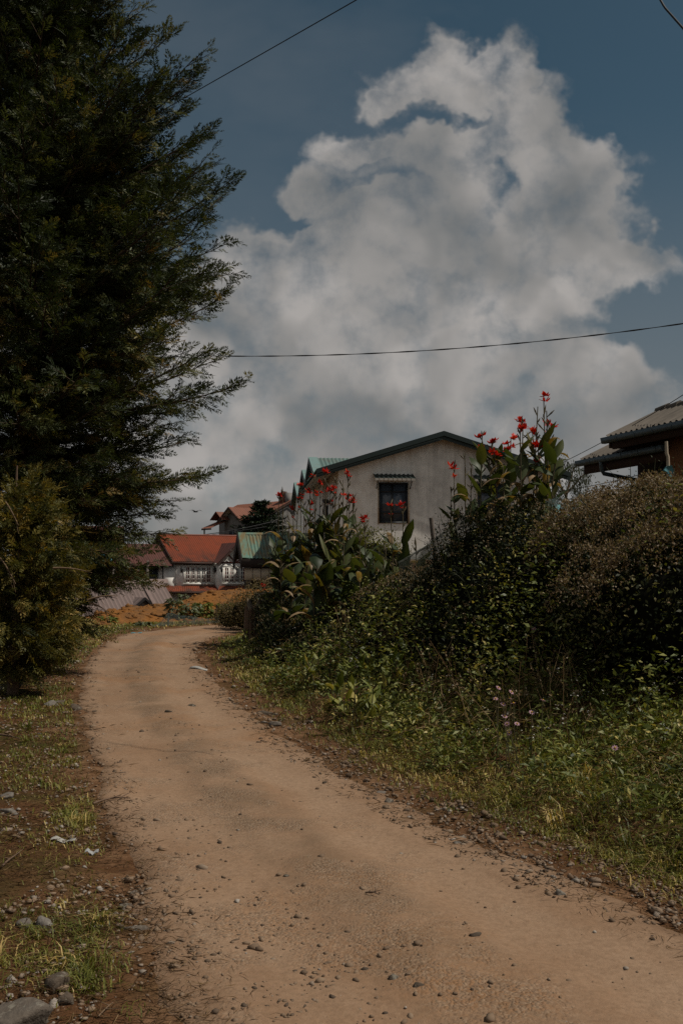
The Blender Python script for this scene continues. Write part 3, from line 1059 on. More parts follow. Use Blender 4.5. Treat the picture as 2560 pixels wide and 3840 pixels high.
def row_house(px, py, Y, label, L=9):
    ap = P(px, py, Y)
    fr = Fr((ap.x, ap.y, 0), R(6))
    g = float(H(ap.x, ap.y))
    root = empty('row_house', (ap.x, ap.y, g), label, 'house', 'green roofed row houses')
    zr, h, sl = ap.z, 4.6, .33
    part('wall', 'plaster', root, lambda mb: fr.prism(mb, [(.35, h - .5, g - 1.5), (.35, -h + .5, g - 1.5), (.35, -h + .5, zr - sl * (h - .5) - .12), (.35, 0, zr - .12), (.35, h - .5, zr - sl * (h - .5) - .12)], (L, 0, 0)))
    part('roof', 'teal_roof', root, lambda mb: gable_roof(mb, fr, 'a', .1, L + .6, 0, h, h, zr, sl), smooth=True)

    for sg in (1, -1):
        part('verge_flashing', 'teal_flash', root, lambda mb: fr.prism(mb, [(0, 0, zr + .05), (0, sg * h, zr - sl * h + .05), (.5, sg * h, zr - sl * h + .05), (.5, 0, zr + .05)], (0, 0, .02)))
        part('barge_board', 'dark_green', root, lambda mb: rake_board(mb, fr, 'a', -.02, 0, zr + .04, sg * h, zr - sl * h + .04, .3, .05))


def red_house():
    p0 = P(650, 2106, 65)
    fr = Fr((p0.x, 65, 0), R(30))
    root = empty('red_roof_house', (p0.x, 65, -3.4), 'white two-storey house with red ribbed roof and many-paned casement windows', 'house')
    zE, sl, Rn, L = p0.z, .62, 3.0, 6.4
    zr = zE + sl * Rn
    wb = -.22

    def walls(mb):
        top = zE - .02
        fr.box(mb, .35, 3.05, wb - 5, wb, .62, top)
        fr.prism(mb, [(.35, wb - .001, top), (.35, -Rn, zr - .15), (.35, -5.45, top)], (L - .6, 0, 0))
        fr.box(mb, 3.05, 5.55, wb - 5, .35, .62, zE - .06)
        fr.prism(mb, [(3.05, .35, zE - .06), (5.55, .35, zE - .06), (4.3, .35, 3.62)], (0, -2, 0))
        fr.box(mb, 5.55, L, wb - 5, wb, .62, top)
        fr.box(mb, .1, L, wb - 5, wb - .1, -3.8, .62)
        fr.box(mb, -.52, .35, wb - 5, wb - .12, .45, 2.2)
        fr.box(mb, -3.2, -.52, wb - 5, wb - .12, .45, 1.08)
        fr.box(mb, -3.2, .1, wb - 5, wb - .3, -3.8, .45)
    part('wall', 'white_wall', root, walls)
    roof = part('roof', 'red_roof', root, lambda mb: gable_roof(mb, fr, 'a', 0, L + .3, -Rn, Rn, Rn, zr, sl, .15, .016), smooth=True)
    part('ridge_cap', 'red_roof', roof, lambda mb: tube(mb, [fr.pt(-.05, -Rn, zr + .02), fr.pt(L + .35, -Rn, zr + .02)], .07))

    def bayroof(mb):
        c, h, z0, z1 = 4.3, 1.52, zE - .1, 3.86
        bk = -(z1 - zE) / sl - .1
        for sg in (-1, 1):
            corrugated(mb, fr.pt(c + sg * h, .85, z0), fr.pt(c + sg * h, -.02, z0 + .03), fr.pt(c, .85, z1), fr.pt(c, bk, z1), .15, .014, 4)
    part('bay_roof', 'brown_roof', root, bayroof, smooth=True)

    def fascia(mb):
        fr.box(mb, -.03, 2.75, -.06, .04, zE - .17, zE - .02)
        fr.box(mb, .0, 2.9, wb + .002, -.06, zE - .19, zE - .15)
        for b0, b1 in ((0, -Rn), (-2 * Rn, -Rn)):
            rake_board(mb, fr, 'a', -.06, b0, zE + .0, b1, zr + .0, .34, .06)
        for sg in (-1, 1):
            rake_board(mb, fr, 'b', .86, 4.3, 3.86, 4.3 + sg * 1.55, zE - .12, .13, .05)
    part('fascia', 'fascia_brown', root, fascia)

    def timber(mb):
        b, w = .352, .10
        fr.box(mb, 3.05, 5.55, b, b + .03, zE - .08, zE + .01)
        fr.box(mb, 4.25, 4.35, b + .002, b + .033, zE + .01, 3.55)
        for sg in (-1, 1):
            fr.prism(mb, [(4.3 + sg * .05, b + .001, zE + .01), (4.3 + sg * .16, b + .001, zE + .01), (4.3 + sg * .72, b + .001, zE + .58), (4.3 + sg * .62, b + .001, zE + .62)], (0, .028, 0))
    part('timber_frame', 'timber_red', root, timber)

    zt, zo = .98, .62
    for a0, a1, b in ((.1, 3.0, wb), (3.02, 6.2, .35), (-2.9, .05, wb - .12)):
        part('skirt_roof', 'red_roof', root, lambda mb: corrugated(mb, fr.pt(a0 - .35, b + .75, zo), fr.pt(a1 + .2, b + .75, zo), fr.pt(a0 + .1, b + .004, zt), fr.pt(a1 + .05, b + .004, zt), .15, .014, 3), smooth=True)
    for a0, a1, b in ((-.25, 3.2, wb + .7), (2.7, 6.4, 1.05), (-3.2, -.3, wb + .55)):
        part('skirt_fascia', 'fascia_brown', root, lambda mb: fr.box(mb, a0, a1, b, b + .05, .47, .61))

    def win(a0, a1, z0, z1, b, n, cur=True):
        mb = MB()
        fr.box(mb, a0 - .12, a1 + .12, b + .003, b + .05, z1 + .002, z1 + .09)
        fr.box(mb, a0 - .12, a0 - .002, b + .003, b + .04, z0, z1)
        fr.box(mb, a1 + .002, a1 + .12, b + .003, b + .04, z0, z1)
        fr.box(mb, a0 - .16, a1 + .16, b + .003, b + .10, z0 - .10, z0 - .002)
        w = mb.build('window', M['white_trim'], root)
        part('pane', 'glass', w, lambda m: fr.box(m, a0, a1, b + .004, b + .010, z0, z1))
        dw = (a1 - a0) / n

        def sashes(m):
            for k in range(n):
                x0, x1 = a0 + dw * k + .012, a0 + dw * (k + 1) - .012
                frame_bars(fr, m, x0, x1, z0 + .005, z1 - .005, b + .02, .062, .035, [(.5, .034)], [(.25, .034), (.5, .034), (.75, .034)])
        part('sash', 'white_trim', w, sashes)
        if cur:
            part('curtain', 'curtain', w, lambda m: [fr.box(m, a0 + dw * (k + f) , a0 + dw * (k + f + .34), b + .011, b + .016, z0 + .03, z1 - .03) for k in range(n) for f in (.06, .62) if (k * 3 + int(f * 5)) % 4 != 1])

    win(.9, 2.74, P(0, 2187, 65.8).z, P(0, 2124, 65.8).z, wb, 5)
    win(3.42, 4.96, P(0, 2186, 66.4).z, P(0, 2127, 66.4).z, .35, 4)
    win(.6, 2.4, -.9, .15, wb - .1, 4, False)
    # dark glazed veranda on the left
    part('veranda_glass', 'glass', root, lambda mb: fr.box(mb, -3.1, -.56, wb - 1.2, wb - 1.15, 1.08, 2.3))
    part('veranda_frame', 'frame_dark', root, lambda mb: (fr.box(mb, -3.2, -.5, wb - .2, wb - .13, 2.12, 2.32), fr.box(mb, -3.2, -3.05, wb - .25, wb - .14, 1.08, 2.12), fr.box(mb, -.56, -.5, wb - .25, wb - .14, 1.08, 2.12)))
    part('annex_roof', 'brown_roof', root, lambda mb: corrugated(mb, fr.pt(-3.9, .1, 2.28), fr.pt(-.12, .1, 2.28), fr.pt(-3.9, -2.4, 3.75), fr.pt(-.12, -2.4, 3.75), .16, .016, 4), smooth=True)
    part('annex_wall', 'dark_wall', root, lambda mb: fr.box(mb, -3.3, .3, wb - 5, wb - 1.3, 1.1, 2.6))
    for a, b in ((.62, wb), (2.96, wb), (3.2, .35)):
        def lantern(m):
            c = fr.pt(a, b + .16, 2.0)
            tube(m, [c + Vector((0, 0, -.14)), c + Vector((0, 0, -.08)), c + Vector((0, 0, .1)), c + Vector((0, 0, .2))], [.03, .075, .10, .02], 6)
            tube(m, [c + Vector((0, 0, .18)), fr.pt(a, b + .02, 2.25)], .018, 5)
        part('wall_lantern', 'black', root, lantern)


def pink_house():
    p0 = P(610, 2183, 48)
    fr = Fr((p0.x, 48, 0), R(29))
    g = float(H(p0.x, 47.0))
    root = empty('low_house', (p0.x, 48, g), 'low house showing only its pinkish grey ribbed roof below the earth heap', 'house')
    zr, sl, h = p0.z, .55, 3.0
    roof = part('roof', 'pink_roof', root, lambda mb: (gable_roof(mb, fr, 'a', -8.2, -1.06, 0, h, h, zr, sl, .19, .010, 5), gable_roof(mb, fr, 'a', -.95, .0, 0, h, h, zr + .03, sl, .19, .010, 5)))

    def caps(mb):
        fr.prism(mb, [(-8.2, .16, zr - .04), (-1.06, .16, zr - .04), (-1.06, 0, zr + .07), (-8.2, 0, zr + .07)], (0, -.02, .03))
        fr.prism(mb, [(-1.15, .18, zr - .02), (.25, .18, zr - .02), (.25, 0, zr + .12), (-1.15, 0, zr + .12)], (0, -.02, .03))
        fr.prism(mb, [(-1.1, .0, zr + .06), (-.92, .0, zr + .06), (-.92, h, zr - sl * h + .06), (-1.1, h, zr - sl * h + .06)], (0, 0, .02))
    part('ridge_cap', 'pink_roof', roof, caps)
    part('wall', 'cream', root, lambda mb: fr.prism(mb, [(-8, h - .4, g - .5), (-8, -h + .4, g - .5), (-8, -h + .4, zr - sl * h + .1), (-8, 0, zr - .1), (-8, h - .4, zr - sl * h + .1)], (7.8, 0, 0)))
    for px, py, Y in ((544, 2241, 45.4), (383, 2262, 45.0)):
        ap = P(px, py, Y)
        f2 = Fr((ap.x, ap.y, 0), R(42))
        hw, drop = .95, .75
        d = part('dormer', 'pink_roof', root, lambda mb: [corrugated(mb, f2.pt(sg * hw, 0, ap.z - drop), f2.pt(sg * hw, -2.2, ap.z - drop), f2.pt(0, 0, ap.z), f2.pt(0, -2.2, ap.z), .3, .014, 3, 6) for sg in (-1, 1)])
        part('barge_board', 'black', d, lambda mb: [(rake_board(mb, f2, 'b', .0, 0, ap.z + .02, sg * hw, ap.z - drop + .02, .12, .05), rake_board(mb, f2, 'b', -.06, 0, ap.z - .12, sg * hw, ap.z - drop - .12, .1, .03)) for sg in (-1, 1)])
        part('gable', 'grey_wall', d, lambda mb: f2.prism(mb, [(-hw + .1, -.15, ap.z - drop - .6), (hw - .1, -.15, ap.z - drop - .6), (hw - .1, -.15, ap.z - drop), (0, -.15, ap.z - .1), (-hw + .1, -.15, ap.z - drop)], (0, -.1, 0)))


def green_hut():
    p0 = P(893, 2003, 50)
    fr = Fr((p0.x, 50, 0), R(11))
    g = float(H(p0.x + 1.5, 48.5))
    root = empty('green_roof_hut', (p0.x, 50, g), 'small dark hut with weathered green ribbed roof streaked with rust', 'hut')
    zr, run, L = p0.z, 2.35, 3.6
    ze = P(908, 2095, 47.7).z
    sl = (zr - ze) / run
    roof = part('roof', 'green_roof', root, lambda mb: gable_roof(mb, fr, 'a', .25, L, 0, run, run, zr, sl, .17, .022), smooth=True)

    def flash(mb):
        for sg in (1, -1):
            fr.prism(mb, [(0, 0, zr + .04), (0, sg * run, ze + .03), (.36, sg * run, ze + .03), (.36, 0, zr + .04)], (0, 0, .025))
        fr.prism(mb, [(0, .14, zr - .02), (L, .14, zr - .02), (L, 0, zr + .07), (0, 0, zr + .07)], (0, -.03, .02))
    part('flashing', 'green_roof', roof, flash)
    part('barge_board', 'dark_timber', root, lambda mb: ([rake_board(mb, fr, 'a', -.06, 0, zr + .03, sg * run, ze + .03, .55, .06) for sg in (1, -1)], fr.box(mb, -.06, L, run - .04, run + .02, ze - .42, ze - .03)))
    part('wall', 'dark_timber', root, lambda mb: fr.prism(mb, [(.5, run - .75, g - .3), (.5, -run + .4, g - .3), (.5, -run + .4, ze + .1), (.5, 0, zr - .2), (.5, run - .75, ze + .3)], (L - .7, 0, 0)))
    parts('front_panel', 'cream', root, [lambda mb: fr.box(mb, .12, 1.95, run - .22, run - .16, ze - 1.02, ze - .46), lambda mb: fr.box(mb, 2.6, 3.5, run - .3, run - .24, ze - .95, ze - .44)])
    for x in (.5, .9, 1.3, 1.65):
        part('panel_groove', 'dark_timber', root, lambda mb: fr.box(mb, x, x + .018, run - .158, run - .152, ze - 1.02, ze - .46))
    for x, m in ((1.98, 'pale_post'), (2.55, 'pale_post'), (3.4, 'grey_post')):
        part('post', m, root, lambda mb: fr.box(mb, x, x + .09, run - .35, run - .26, g - .2, ze - .3))
    part('door_panel', 'cream', root, lambda mb: fr.box(mb, 2.08, 2.5, run - .74, run - .70, g, ze - .5))


def hill_house():
    pA = P(892, 1903, 112)
    fr = Fr((pA.x, 112, 0), R(-48.6))
    g = 3.5
    root = empty('hill_house', (pA.x, 112, g), 'large grey house on the hill with faded rust-brown gabled roofs', 'house')
    zr, L = 9.5, 9.8
    part('wall', 'grey_wall', root, lambda mb: (
        fr.prism(mb, [(.4, 2.8, g - 1), (.4, -2.8, g - 1), (.4, -2.8, 7.95), (.4, 0, zr - .15), (.4, 2.8, 7.95)], (L - .8, 0, 0)),
        fr.prism(mb, [(3.5, 4.2, g - 1), (6.8, 4.2, g - 1), (6.8, 4.2, 7.5), (5.15, 4.2, 8.6), (3.5, 4.2, 7.5)], (0, -4, 0))))
    roof = part('roof', 'rust_roof', root, lambda mb: (
        gable_roof(mb, fr, 'a', 0, L, 0, 3.3, 3.3, zr, .5, .3, .02), gable_roof(mb, fr, 'b', 4.9, .6, 5.15, 2.1, 2.1, 8.78, .7, .3, .02),
        gable_roof(mb, fr, 'b', 5.3, .8, 3.4, 1.1, 1.1, 8.35, .8, .3, .02),
        corrugated(mb, fr.pt(2.4, 6.4, 6.55), fr.pt(4.2, 6.4, 6.55), fr.pt(2.4, 3.2, 7.8), fr.pt(4.2, 3.2, 7.8), .3, .02)), smooth=True)
    for sg in (1, -1):
        part('barge_board', 'fascia_brown', root, lambda mb: rake_board(mb, fr, 'b', 4.9, 5.15, 8.78, 5.15 + sg * 2.1, 7.31, .2, .06))
        part('barge_board', 'fascia_brown', root, lambda mb: rake_board(mb, fr, 'a', L, 0, zr, sg * 3.3, zr - 1.65, .2, .06))
    part('porch_fascia', 'fascia_brown', root, lambda mb: fr.box(mb, 2.4, 4.2, 6.36, 6.44, 6.38, 6.54))
    part('soffit', 'soffit', root, lambda mb: [fr.prism(mb, [(5.15 - .2 - .62 * k, 4.85, 8.5 - .43 * k), (5.15 - .74 - .62 * k, 4.85, 8.12 - .43 * k), (5.15 - .74 - .62 * k, 4.25, 8.12 - .43 * k), (5.15 - .2 - .62 * k, 4.25, 8.5 - .43 * k)], (0, 0, .03)) for k in range(3)])
    ch = part('chimney', 'timber_red', roof, lambda mb: fr.box(mb, 8.3, 9.0, -.2, .5, zr - .5, zr + .85))
    part('chimney_flue', 'grey_wall', ch, lambda mb: (fr.box(mb, 9.002, 9.5, -.3, .4, zr - .5, zr + .8), fr.box(mb, 8.5, 8.9, 0, .4, zr + .852, zr + 1.0)))
    part('porch_post', 'pale_post', root, lambda mb: fr.box(mb, 2.5, 2.62, 6.1, 6.22, g - .5, 6.6))
    for a, z in ((4.4, 5.2), (5.9, 5.4)):
        w = part('window', 'frame_dark', root, lambda mb: frame_bars(fr, mb, a, a + .9, z, z + 1.2, 4.205, .08, .06, [(.5, .05)], []))
        part('pane', 'glass', w, lambda mb: fr.box(mb, a + .05, a + .85, 4.203, 4.21, z + .05, z + 1.15))
    part('railing', 'grey_post', root, lambda mb: ([fr.box(mb, 2.6 + .35 * k, 2.66 + .35 * k, 5.6, 5.66, g, 4.9) for k in range(12)], fr.box(mb, 2.6, 6.6, 5.59, 5.67, 4.9, 4.97)))


def tiled_house():
    p0 = P(2178, 1728, 24)
    fr = Fr((p0.x, 24, 0), R(-70.5))
    g = float(H(p0.x + 1, 22))
    root = empty('tiled_house', (p0.x, 24, g), 'orange walled house with two mossy grey roofs and blue grey gutters', 'house')
    z1 = p0.z
    z2 = P(2285, 1642, 22.4).z
    low = part('lower_roof', 'tile_roof', root, lambda mb: corrugated(mb, fr.pt(0, .02, z1), fr.pt(3.28, .02, z1), fr.pt(0, -2.2, z1 + 1.03), fr.pt(3.28, -2.2, z1 + 1.03), .19, .028, 5), smooth=True)

    def up(mb):
        corrugated(mb, fr.pt(1.6, .37, z2), fr.pt(8, .37, z2), fr.pt(1.6, -1.1, z2 + .68), fr.pt(8, -1.1, z2 + .68), .19, .03, 5)
        corrugated(mb, fr.pt(1.6, -2.6, z2), fr.pt(8, -2.6, z2), fr.pt(1.6, -1.1, z2 + .68), fr.pt(8, -1.1, z2 + .68), .19, .03, 5)
    upp = part('upper_roof', 'tile_roof', root, up, smooth=True)

    def ridge(mb):
        for k in range(16):
            a = 1.5 + k * .41
            tube(mb, [fr.pt(a, -1.1, z2 + .69), fr.pt(a + .4, -1.1, z2 + .705)], [.10, .125], 8)
    part('ridge_tiles', 'tile_roof', upp, ridge)

    def gut(z, b, a0, a1):
        def f(mb):
            a = a0
            while a < a1:
                e = min(a + .62, a1)
                fr.prism(mb, [(a, b, z - .13), (a, b + .10, z - .13), (a, b + .13, z - .0), (a, b, z - .0)], (e - a - .012, 0, 0))
                fr.prism(mb, [(e - .05, b - .003, z - .135), (e - .05, b + .105, z - .135), (e - .05, b + .137, z + .004), (e - .05, b - .003, z + .004)], (.03, 0, 0))
                a = e
        return f
    gl = part('gutter', 'gutter', root, gut(z1 - .01, .03, -.05, 3.25))
    part('gutter', 'gutter', root, gut(z2 - .01, .38, 1.55, 8))
    part('downpipe', 'gutter', gl, lambda mb: tube(mb, [fr.pt(.95, .09, z1 - .12), fr.pt(.95, .08, z1 - .30), fr.pt(.93, .0, z1 - .40), fr.pt(.75, -1.0, z1 - .50), fr.pt(.72, -1.14, z1 - .6), fr.pt(.72, -1.16, g)], .05, 8), smooth=True)
    part('fascia', 'dark_wall', root, lambda mb: (fr.box(mb, .1, 3.25, -.05, .0, z1 - .34, z1 - .05), fr.box(mb, 1.75, 8, .28, .33, z2 - .28, z2 - .05),
                                                 fr.box(mb, 1.62, 1.70, -2.6, .33, z2 - .24, z2 - .06)))

    def walls(mb):
        fr.box(mb, 3.3, 8, -3.5, .0, g - 1, z2 - .06)
    part('wall', 'orange_wall', root, walls)
    part('back_wall', 'dark_wall', root, lambda mb: (fr.box(mb, .7, 3.29, -3.5, -1.1, g - 1, z1 + .4),
                                                     fr.prism(mb, [(1.75, .2, z2 - .06), (1.75, -2.4, z2 - .06), (1.75, -1.1, z2 + .6)], (6, 0, 0))))
    w = part('window', 'frame_dark', root, lambda mb: frame_bars(fr, mb, 3.9, 4.8, z1 - .9, z1 - .05, .003, .07, .05, [(.5, .05)], []))
    part('pane', 'glass', w, lambda mb: fr.box(mb, 3.95, 4.75, .002, .012, z1 - .85, z1 - .1))


def small_shed():
    p = P(2275, 1858, 36)
    fr = Fr((p.x, 36, 0), R(-25))
    g = float(H(p.x, 36))
    root = empty('small_shed', (p.x, 36, g), 'little brown shed whose roof tip peeks over the flowering hedge', 'shed')
    part('roof', 'brown_roof', root, lambda mb: gable_roof(mb, fr, 'b', .2, -2.2, 0, 1.5, 1.5, p.z, .35, .16, .018), smooth=True)
    part('wall', 'dark_wall', root, lambda mb: fr.prism(mb, [(-1.2, 0, g - .4), (1.2, 0, g - .4), (1.2, 0, p.z - .5), (0, 0, p.z - .1), (-1.2, 0, p.z - .5)], (0, -2, 0)))


def teal_house():
    p = P(385, 2060, 72)
    fr = Fr((p.x, 72, 0), R(12))
    g = float(H(p.x, 72))
    root = empty('teal_house', (p.x, 72, g), 'teal and white house half hidden behind the tall cypress', 'house')
    part('wall', 'teal_wall', root, lambda mb: (fr.box(mb, -1.2, 1.1, -5, 0, 1.95, 4.1), [fr.box(mb, -1.2, 1.1, .001, .02, 2.0 + .3 * k, 2.26 + .3 * k) for k in range(7)]))
    part('lower_wall', 'white_wall', root, lambda mb: fr.box(mb, -4.0, .6, -5.2, -.02, g - .5, 1.94))
    part('side_wall', 'white_wall', root, lambda mb: fr.box(mb, -4.0, -1.22, -5.1, -.1, 1.942, 3.8))
    part('roof', 'brown_roof', root, lambda mb: gable_roof(mb, fr, 'a', -4.2, 1.5, -2.5, 3.0, 3.0, 5.3, .42, .2, .02), smooth=True)
    for a in (-2.9, -1.9):
        w = part('window', 'frame_dark', root, lambda mb: frame_bars(fr, mb, a, a + .7, 2.2, 3.3, -.095, .06, .05, [(.5, .04)], []))
        part('pane', 'glass', w, lambda mb: fr.box(mb, a + .04, a + .66, -.097, -.09, 2.24, 3.26))


def sheet_fence():
    p = P(431, 2182, 56)
    fr = Fr((p.x, 56, 0), R(10))
    root = empty('sheet_fence', (p.x, 56, p.z - 3), 'red brown upright sheet fence behind the pinkish grey roof', 'fence')
    L = 1.68
    zt = P(431, 2142, 56).z
    part('sheet', 'fence_red', root, lambda mb: corrugated(mb, fr.pt(0, 0, p.z - 3.3), fr.pt(L, 0, p.z - 3.3), fr.pt(0, .02, zt), fr.pt(L, .02, zt), .125, .02, 3, 2))
    part('top_rail', 'grey_post', root, lambda mb: fr.box(mb, -.1, L + .05, .05, .13, zt - .02, zt + .08))
    for a, zz in ((-.12, .35), (L + .06, .6)):
        part('post', 'grey_post', root, lambda mb: fr.box(mb, a, a + .13, .14, .26, p.z - 3.3, zt + zz))


white_house()
row_house(1131, 1765, 64, 'green roofed row house, middle of three stepped gables left of the white house')
row_house(1102, 1812, 78, 'green roofed row house farthest back, only its gable tip showing above the cannas')
red_house()
pink_house()
green_hut()
hill_house()
tiled_house()
small_shed()
teal_house()
sheet_fence()
# ---------------------------------------------------------------- conifers
def spray_template(nb=9, sub=2, w=.040, rng=None):
    """flat feathery twig of unit length along +x: kites for stem, side twigs and their scales"""
    rng = rng or np.random.default_rng(3)
    p, d, L, W = [], [], [], []

    def kite(px, py, ang, l, ww):
        p.append((px, py, 0))
        d.append((math.cos(ang), math.sin(ang), rng.uniform(-.55, .45)))
        L.append(l)
        W.append(ww)
    kite(0, 0, 0, 1.0, w * .8)
    for i in range(nb):
        u = .08 + .86 * i / (nb - 1)
        for sg in (-1, 1):
            a = sg * (R(48) - R(16) * u + rng.uniform(-.15, .15))
            l = (.42 * (1 - u) ** .8 + .10) * rng.uniform(.75, 1.15)
            kite(u, 0, a, l, w)
            for k in range(sub):
                f = .35 + .4 * k + rng.uniform(-.08, .08)
                kite(u + math.cos(a) * l * f, math.sin(a) * l * f, a - sg * R(38) * (1 if k % 2 else -.6), l * .45, w * .9)
    return np.array(p), np.array(d), np.array(L), np.array(W)


def put_sprays(mb, pos, dirs, roll, size, tint, tpl, droop=.0):
    """place copies of the spray at pos along dirs"""
    tp, td, tl, tw = tpl
    n, k = len(pos), len(tp)
    x = unit(dirs)
    up = np.broadcast_to(np.array([0, 0, 1.0]), x.shape)
    y = unit(np.cross(up, x))
    z = np.cross(x, y)
    c, s = np.cos(roll)[:, None], np.sin(roll)[:, None]
    y, z = y * c + z * s, z * c - y * s
    sz = size[:, None, None]
    lp = tp[None] * sz
    P_ = pos[:, None] + x[:, None] * lp[..., :1] + y[:, None] * lp[..., 1:2] + z[:, None] * lp[..., 2:3]
    P_[..., 2] -= droop * (tp[None, :, 0] ** 2) * size[:, None]
    D = x[:, None] * td[None, :, :1] + y[:, None] * td[None, :, 1:2] + z[:, None] * td[None, :, 2:3]
    N = np.broadcast_to(z[:, None], D.shape) + RNG.normal(size=D.shape) * .35
    leaves(mb, P_.reshape(-1, 3), D.reshape(-1, 3), unit(N.reshape(-1, 3)), (tl[None] * size[:, None]).ravel(), (tw[None] * size[:, None]).ravel(),
           np.clip(np.repeat(tint, k) + RNG.normal(size=n * k) * .07, 0, 1), .05)


def bez(a, b, c, n):
    t = np.linspace(0, 1, n)[:, None]
    return a * (1 - t) ** 2 + b * 2 * t * (1 - t) + c * t * t


def big_cypress():
    X0, Y0 = P(95, 2540, 17.2).x, 17.2
    g = float(H(X0, Y0))
    root = empty('cypress_tree', (X0, Y0, g), 'huge dark feathery cypress filling the upper corner beside the dirt road', 'tree')
    rng = np.random.default_rng(11)
    top = 15.2
    tr = MB()
    zz = np.linspace(-.15, top - .5, 14)
    tx = X0 + .10 * np.sin(zz * .5) - .02 * zz
    ty = Y0 + .08 * np.cos(zz * .7)
    tube(tr, np.stack([tx, ty, g + zz], 1), np.interp(zz, [-.15, .3, 2, 8, top], [.34, .22, .18, .12, .02]), 10)
    trunk = tr.build('trunk', M['bark'], root, smooth=True)
    # outline of the crown as the photo shows it: tip height above eye line -> reach from the trunk
    prof = []
    for py, px in ((2440, 235), (2330, 330), (2240, 370), (2160, 530), (2080, 600), (2000, 640), (1900, 620), (1800, 720), (1700, 800), (1590, 890),
                   (1480, 900), (1380, 930), (1330, 935), (1230, 850), (1100, 850), (960, 880), (850, 895), (690, 905), (600, 790),
                   (480, 800), (380, 835), (250, 775), (150, 690), (40, 560), (-150, 480), (-380, 330), (-520, 150)):
        q = P(px, py, Y0)
        prof.append((q.z, q.x - X0))
    prof = np.array(prof)
    br, cr = MB(), MB()
    tpl = spray_template(8, 1, .062)
    SP, SD, SS, ST, SR_ = [], [], [], [], []
    nb = 640
    for i in range(nb):
        az = rng.uniform(0, 2 * pi)
        # azimuth 0 = to the right of the photo, -90 deg = towards the camera
        right, front = math.cos(az), -math.sin(az)
        if (right < -.25) and rng.random() < .62:
            continue
        zt = prof[0, 0] + (prof[-1, 0] - prof[0, 0]) * rng.random() ** .93
        full = np.interp(zt, prof[:, 0], prof[:, 1])
        short = rng.random() < .45
        reach = full * (rng.uniform(.45, .75) if short else rng.uniform(.78, 1.0))
        if right < .8:
            reach *= .82
        el = np.interp(zt, [0, 1.6, 3.5, 5.5, 8, 11, 14], [-35, -18, 4, 16, 33, 44, 58]) + rng.uniform(-9, 9)
        el = R(el)
        zb = zt - reach * math.tan(el) * .85
        zb = max(zb, .35)
        hz = np.array([math.cos(az), math.sin(az), 0])
        f = min(max((zb - g) / top, 0), 1)
        a = np.array([np.interp(zb, g + zz, tx), np.interp(zb, g + zz, ty), zb])
        c = np.array([X0 + hz[0] * reach, Y0 + hz[1] * reach, zt])
        mid = (a + c) / 2 + np.array([0, 0, -reach * rng.uniform(.03, .12)])
        pts = bez(a, mid, c, 9)
        tube(br, pts, np.linspace(.018 + .012 * reach, .005, 9), 5)
        Lb = np.linalg.norm(np.diff(pts, axis=0), axis=1).sum()
        bt = rng.normal() * .10
        m = int(6 + Lb * 5.0)
        for k in range(m):
            if rng.random() < .12:
                continue
            u = .18 + .82 * (k + rng.random()) / m
            q = pts[0] * 0 + np.array([np.interp(u * 8, np.arange(9), pts[:, j]) for j in range(3)])
            dd = unit(np.array([np.interp(min(u + .08, 1) * 8, np.arange(9), pts[:, j]) for j in range(3)]) - q + 1e-6 * hz)
            sgn = 1 if k % 2 else -1
            sidev = np.cross(dd, [0, 0, 1.0]) * sgn
            sidev = unit(sidev)
            sl = (.28 + .62 * (1 - u) * min(1, Lb / 2.4) + .25 * rng.random())
            sv = unit(dd * rng.uniform(.55, 1.0) + sidev * rng.uniform(.5, .9) + np.array([0, 0, rng.uniform(-.35, .35)]))
            if k >= m - 2:
                sv = unit(dd + rng.normal(size=3) * .18)
            e = q + sv * sl
            e[2] += .05 * sl
            tube(br, [q, (q + e) / 2, e], [.010, .007, .003], 3, caps=False)
            ns = max(3, int(sl * 9.5))
            for s in range(ns):
                w = (s + .6) / ns
                sp = q + (e - q) * w * .95
                sg2 = 1 if s % 2 else -1
                s2 = unit(np.cross(sv, [0, 0, 1.0])) * sg2
                sdv = unit(sv * .9 + s2 * rng.uniform(.1, .75) + np.array([0, 0, rng.uniform(-.45, .35)]))
                SP.append(sp)
                SD.append(sdv)
                SS.append(rng.uniform(.17, .37))
                dist = np.hypot(sp[0] - X0, sp[1] - Y0)
                base = np.interp(sp[2], [0, 3, 6, 9, 13], [.55, .60, .50, .43, .41])
                brown = .34 if rng.random() < np.interp(sp[2], [1, 5, 8], [.18, .13, .03]) else 0
                ST.append(np.clip(base + bt + brown + rng.normal() * .15, 0, 1))
                SR_.append(rng.uniform(-1.5, 1.5))
    put_sprays(cr, np.array(SP), np.array(SD), np.array(SR_), np.array(SS), np.array(ST), tpl, .12)
    br.build('branches', M['limb'], trunk, smooth=True)
    cr.build('crown', M['cypress'], root)
    print('cypress sprays', len(SP), 'tris', len(SP) * len(tpl[0]) * 2)
    return root


